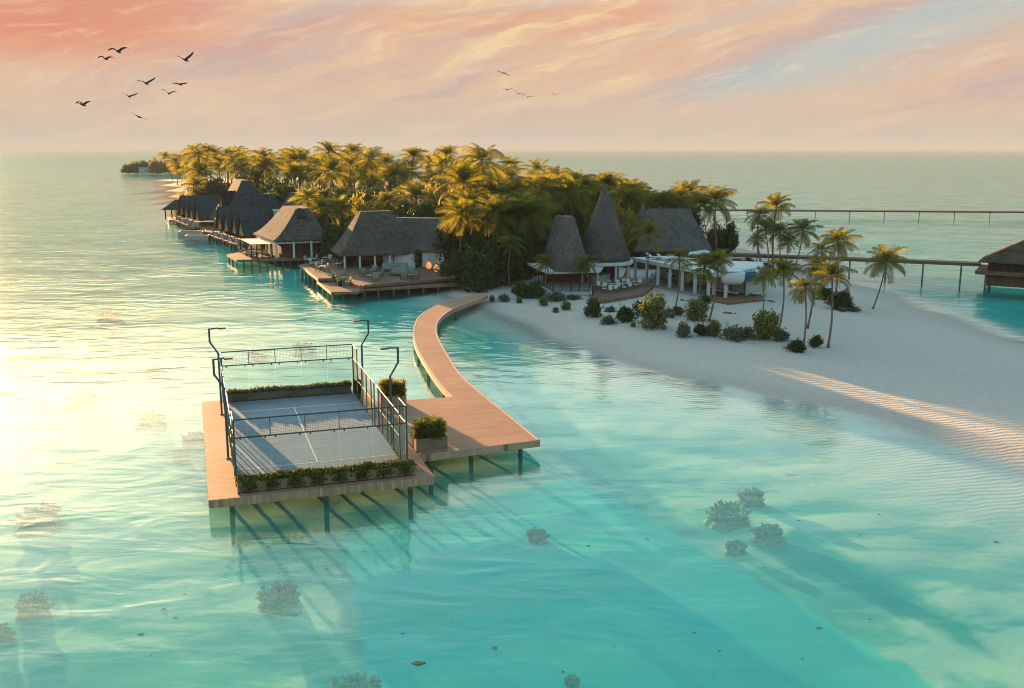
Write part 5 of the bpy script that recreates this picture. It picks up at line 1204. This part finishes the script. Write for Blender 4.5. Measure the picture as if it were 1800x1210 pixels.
# white chairs on the chair terrace, roof loungers, seats under the colonnade
crows = [(1052, 508), (1063, 509.5), (1062, 514), (1073, 515.5), (1082, 514), (1075, 506), (1086, 505.5), (1087, 510.5), (1097, 511.5), (1104, 504), (1107, 509.5), (1117, 507), (1125, 503.5), (1096, 502), (1112, 501)]
for i, (px, py) in enumerate(crows):
    furn(CH['white'], 'white_chair', at(px, py, 1.16), (0, 3.1, 1.4)[i % 3], 'white chair in the loose rows on the low terrace before the cone', 'chair', 'white chairs on the terrace before the cone', 1.1)
for i, (px, py) in enumerate([(1068, 508), (1080, 510.5), (1092, 507.5), (1102, 507), (1117, 503.5)]):
    furn(TB['dining'], 'cafe_table', at(px, py, 1.16), 0, 'small pale cafe table among the white chairs before the cone', 'table', 'cafe tables before the cone', 1.0)
def lounger_mesh():
    f = MB(); f.box((0, 0, .2), (.7, 1.9, .06))
    for sx in (-.3, .3):
        for sy in (-.8, .8): f.box((sx, sy, .09), (.06, .06, .18))
    c = MB(); c.box((0, -.35, .28), (.66, 1.2, .1)); c.add([(-.33, .25, .25), (.33, .25, .25), (.33, .95, .7), (-.33, .95, .7), (-.33, .25, .35), (.33, .25, .35), (.33, .92, .8), (-.33, .92, .8)], [(0, 3, 2, 1), (4, 5, 6, 7), (0, 1, 5, 4), (2, 3, 7, 6), (1, 2, 6, 5), (3, 0, 4, 7)])
    return f.mesh('frame', M['teak']), c.mesh('cushion', M['white'])
LM = lounger_mesh()
for px, py, lab in ((1148, 456, 'white sun lounger on the colonnade roof, left of two'), (1167, 458, 'white sun lounger on the colonnade roof, right of two')):
    furn(LM, 'sun_lounger', at(px, py, 4.3), 1.0, lab, 'sun lounger', 'loungers on the colonnade roof', 1.15)
for px, py, lab in ((1146, 492, 'cream daybed in the first bay of the colonnade'), (1165, 495, 'cream daybed in the second bay of the colonnade'), (1184, 498, 'cream daybed in the third bay of the colonnade'), (1203, 503, 'cream daybed in the fourth bay of the colonnade'), (1222, 507, 'cream daybed in the fifth bay of the colonnade')):
    p = at(px, py, 1.12) + Vector((.9, 1.6, 0)); furn(LG['creamsofa'], 'daybed', p, -1.1, lab, 'daybed', 'daybeds under the colonnade', 1.1)
for px, py, lab in ((1262, 514, 'white lounger under the rounded balcony, leftmost'), (1285, 518, 'white lounger under the rounded balcony, by the column'), (1322, 519, 'white lounger at the right end of the beach deck')):
    furn(LM, 'sun_lounger', at(px, py, 1.17), .8, lab, 'sun lounger', 'loungers on the beach deck', 1.1)
for px, py, lab in ((1349, 527, 'small dark rock by the beach deck, left of two'), (1356, 528, 'small dark rock by the beach deck, right of two'), (1276, 549, 'small dark stones on the sand between shrubs'), (1288, 550, 'dark driftwood pieces on the sand between shrubs'), (1202, 527, 'small dark stone near the slim colonnade palm')):
    p = at(px, py, 1.0); m2 = MB(); rg2 = random.Random(int(px))
    for k in range(4):
        q = Vector((rg2.gauss(0, .3), rg2.gauss(0, .2), .05)); m2.lathe((q.x, q.y, -.05), [(.1, 0), (.18 + rg2.random() * .1, .08), (.08, .2)], 7)
    o = m2.build('rock', M['pebble']); o.location = (p.x, p.y, gz(p.x, p.y)); tag(o, lab, 'rock')

# ------------------------------------------------------------------ gulls: body, two bent wings, tail
def bird(px, py, span_px, wl, wr, roll, lab, grp, Y):
    """wl / wr: (inner, outer) wing angles in degrees above the horizontal for the left and right wing"""
    p = atY(px, py, Y); m2 = MB(); s = span_px * Y / F / 2.0
    body = [(0, .42, .02, .015), (0, .34, .02, .05), (0, .2, 0, .075), (0, 0, -.01, .095), (0, -.25, 0, .06), (0, -.42, .015, .03), (0, -.62, .03, .012)]
    n = 8; rings = []
    for x, y, z, r in body: rings.append([Vector((x + r * 1.05 * math.cos(2 * math.pi * k / n), y, z + r * math.sin(2 * math.pi * k / n))) for k in range(n)])
    m2.rings(rings)
    m2.add([(-.03, -.4, .02), (.03, -.4, .02), (.13, -.68, .03), (-.13, -.68, .03), (-.02, -.4, .035), (.02, -.4, .035)], [(0, 1, 2, 3), (3, 2, 5, 4)])
    for sg, (a, b_) in ((-1, wl), (1, wr)):
        P0 = Vector((sg * .05, .06, .03)); P1 = P0 + Vector((sg * .45 * math.cos(R(a)), .1, .45 * math.sin(R(a)))); P2 = P1 + Vector((sg * .32 * math.cos(R((a + b_) / 2)), -.02, .32 * math.sin(R((a + b_) / 2)))); P3 = P2 + Vector((sg * .34 * math.cos(R(b_)), -.2, .34 * math.sin(R(b_))))
        ch = (.3, .27, .2, .02); top = []; 
        for P_, c_ in zip((P0, P1, P2, P3), ch):
            top.append((P_ + Vector((0, .06, 0)), P_ + Vector((0, -c_, 0))))
        vs = []
        for f_, r_ in top: vs += [f_, r_, f_ + Vector((0, -.02, -.035)), r_ + Vector((0, 0, -.008))]
        fs = []
        for i in range(3):
            j = 4 * i; fs += [(j, j + 1, j + 5, j + 4), (j + 3, j + 2, j + 6, j + 7), (j + 2, j, j + 4, j + 6), (j + 1, j + 3, j + 7, j + 5)]
        m2.add(vs, fs)
    o = m2.build('bird', M['bird'], smooth=True); o.location = p; o.scale = (s * .93,) * 3; rg3 = random.Random(int(px)); o.rotation_euler = (R(-12), R(roll), R(rg3.uniform(-30, 30)) + (3.14 if px > 850 else 0))
    tag(o, lab, 'bird', grp)
g1 = 'birds flying at the left of the sky'; g2 = 'small flock in the middle of the sky'
for a in [(208, 91, 42, (35, -30), (40, -20), 0, 'bird with arched wings, upper of the top left pair', 70), (186, 104, 34, (42, -42), (30, -38), 0, 'bird with drooped wing tips, lower of the top left pair', 75),
          (326, 106, 40, (28, 10), (48, 32), 2, 'bird with high raised right wing, top right of the left flock', 70), (257, 147, 37, (22, 6), (38, 26), 3, 'bird with open V wings in the middle of the left flock', 72),
          (316, 148.5, 34, (8, 2), (8, 3), 0, 'bird gliding with flat wings at the right of the left flock', 80), (227, 170, 31, (32, 26), (22, 16), 0, 'bird with straight V wings below the middle of the left flock', 78),
          (297, 165, 29, (46, 2), (36, -14), 4, 'bird with kinked wings below the gliding one', 78), (146, 185, 37, (40, -35), (42, -8), 3, 'bird with bent wings at the lower far left', 70), (245, 206, 34, (18, 12), (-8, -16), 6, 'faint small bird lowest in the left flock', 95)]:
    bird(*a[:7], g1, a[7])
for a in [(886, 129, 23, (-22, -30), (22, 12), 0, 'bird banking on tilted wings, highest of the middle flock', 95), (891, 158, 21, (16, 8), (16, 10), 0, 'bird with wide V wings at the left of the middle flock', 95), (911, 165, 20, (12, -2), (52, 28), 0, 'bird with one raised wing, second from the left of the middle flock', 95),
          (927, 171, 21, (20, -18), (46, -4), 0, 'bird with arched wings, lowest of the middle flock', 95), (975, 168, 16, (32, 20), (46, 38), 0, 'bird alone at the right of the middle flock', 100)]:
    bird(*a[:7], g2, a[7])
# ------------------------------------------------------------------ coral heads in the shallows
def coral(px, py, wpx, hz, lab, grp='coral heads in the lagoon', z0=None):
    """irregular reef head: several rounded lumps grown together, bristling with staghorn branches"""
    rg4 = random.Random(int(px * 7 + py)); p = at(px, py, -1.6); r = wpx * p.y / F / 2; zf = gz(p.x, p.y); H = min(1.15, .5 + .45 * r)
    o = thing('coral_head', lab, 'coral', (p.x, p.y, zf), grp); m2 = MB(); br = MB(); n_ = 14
    for q in range(5):
        a0 = q * 1.3 + rg4.random(); d0 = r * (0 if q == 0 else rg4.uniform(.35, .75)); cx = p.x + d0 * math.cos(a0); cy = p.y + d0 * .8 * math.sin(a0); rr = r * (.62 if q == 0 else rg4.uniform(.28, .48)); hh = H * (.8 if q == 0 else rg4.uniform(.5, .75)); ph = rg4.random() * 6
        rings = []
        for k_, h_ in ((1.8, 0), (1.5, .22), (1.2, .48), (.88, .74), (.5, .92), (.15, 1.0)):
            rings.append([Vector((cx + rr * k_ * (1 + .2 * math.sin(3 * a + ph) + .1 * math.sin(7 * a + h_ * 5)) * math.cos(a), cy + rr * k_ * (1 + .2 * math.sin(3 * a + ph) + .1 * math.sin(7 * a + h_ * 5)) * math.sin(a), zf - .15 + (hh + .15) * h_)) for a in [2 * math.pi * k / n_ for k in range(n_)]])
        m2.rings(rings)
        for k in range(int(15 * rr / r * 2)):
            a = rg4.random() * 6.28; u = math.sqrt(rg4.random()); b = Vector((cx + rr * u * .8 * math.cos(a), cy + rr * u * .8 * math.sin(a), zf + hh * (.97 - .3 * u * u)))
            L = rg4.uniform(.3, .7) * min(1.1, max(.5, r)); d = Vector((math.cos(a) * u * 1.2 + rg4.gauss(0, .3), math.sin(a) * u * 1.2 + rg4.gauss(0, .3), 1.0 - .4 * u)).normalized()
            br.tube([b, b + d * L * .6, b + d * L], [.13, .1, .05], 5)
            for s_ in (-1, 1):
                e = d + Vector((rg4.gauss(0, .7), rg4.gauss(0, .7), .1)); e.normalize(); br.tube([b + d * L * .45, b + d * L * .45 + e * L * .6], [.09, .04], 4)
    m2.build('base', M['coral'], o, smooth=True); br.build('branches', M['coral_tip'], o)
for a in [(70, 905, 88, .12, 'big branching coral head on the lagoon floor at the lower left'), (58, 1060, 62, .1, 'branching coral head near the left edge, lower of two'), (495, 1050, 72, .02, 'coral head in front of the court platform'),
          (640, 1212, 92, .05, 'coral head at the bottom edge of the photo'), (945, 940, 36, -.35, 'small dark submerged coral below the landing deck'), (1275, 922, 70, -.5, 'pale submerged coral cluster in the right shallows'),
          (1352, 955, 52, -.55, 'pale submerged coral right of the larger cluster'), (1292, 968, 34, -.8, 'small pale coral below the larger cluster'), (1322, 890, 46, -.6, 'faint whitish coral behind the pale cluster'),
          (268, 742, 54, -.02, 'orange tinged coral head left of the court platform'), (146, 702, 58, -.02, 'orange tinged coral head in the middle left water'), (276, 648, 34, -.02, 'small orange coral farther out at the left'),
          (342, 770, 40, -.05, 'coral beside the left edge of the court platform, farther'), (318, 800, 34, -.05, 'coral beside the left edge of the court platform, nearer'), (454, 628, 36, -.05, 'coral seen through the far glass wall, left'), (535, 622, 44, -.05, 'coral seen through the far glass wall, right'),
          (2, 1105, 40, .1, 'coral cut off by the left edge'), (195, 560, 40, .0, 'faint orange coral far out at the left'), (1005, 1200, 18, -1.2, 'tiny dark coral at the bottom edge right of the middle')]:
    coral(*a)
m2 = MB(); rg5 = random.Random(77)
for k in range(60):
    px = rg5.uniform(150, 1780); py = rg5.uniform(880, 1205); p = at(px, py, -2.3); s = rg5.choice([.04, .05, .07, .1, .16]) * rg5.uniform(.7, 1.2); a = rg5.random() * 3
    z = gz(p.x, p.y); c8 = [Vector((p.x + s * rg5.uniform(.3, 1.5) * math.cos(t8), p.y + s * rg5.uniform(.3, 1.2) * math.sin(t8), z + rg5.uniform(.0, .12) * s)) for t8 in [k8 * .9 for k8 in range(7)]]; m2.add(c8 + [Vector((p.x, p.y, z + s * .35))], [(k8, (k8 + 1) % 7, 7) for k8 in range(7)])
rb = m2.build('sea_floor_rubble', M['pebble']); rb['kind'] = 'stuff'; rb['label'] = 'dark rubble and weed scraps scattered on the lagoon floor'; rb['category'] = 'rubble'
p = at(737, 1168, -.02); m2 = MB(); m2.prism([(p.x - .32, p.y + .06), (p.x - .06, p.y - .1), (p.x + .26, p.y + .1), (p.x + .06, p.y + .18), (p.x - .17, p.y + .17)], -.06, .02)
tag(m2.build('driftwood', M['pebble']), 'dark flat scrap floating in the water near the bottom edge', 'driftwood')

# ------------------------------------------------------------------ air
if HAZE > 0:
    m, t, out = newmat('haze'); pv = t.node('ShaderNodeVolumePrincipled'); pv.inputs['Density'].default_value = HAZE
    t.put(pv.inputs['Color'], (.25, .30, .35)); pv.inputs['Anisotropy'].default_value = 0.0; t.l.new(pv.outputs[0], out.inputs['Volume'])
    m2 = MB(); m2.box((0, 9000, 18.0), (26000, 24000, 54.0)); hz_ = m2.build('haze', m); hz_['kind'] = 'stuff'
# ------------------------------------------------------------------ camera and view
cam = bpy.data.cameras.new('camera'); cam.sensor_width = 36; cam.lens = F / 1800 * 36; cam.clip_end = 60000; cam.clip_start = .5
co = bpy.data.objects.new('camera', cam); COL.objects.link(co); co.location = (0, 0, CZ); co.rotation_euler = (math.pi / 2 - TH, 0, 0); scene.camera = co
vs_ = scene.view_settings; vs_.view_transform = 'Standard'; vs_.look = 'None'; vs_.exposure = EXPO; vs_.gamma = 1
scene.cycles.use_denoising = True; scene.cycles.filter_width = 1.05
scene.cycles.max_bounces = 8; scene.cycles.transparent_max_bounces = 24; scene.cycles.diffuse_bounces = 3; scene.cycles.glossy_bounces = 3; scene.cycles.volume_bounces = 0
scene.cycles.caustics_reflective = False; scene.cycles.caustics_refractive = False
scene.cycles.sample_clamp_indirect = 6
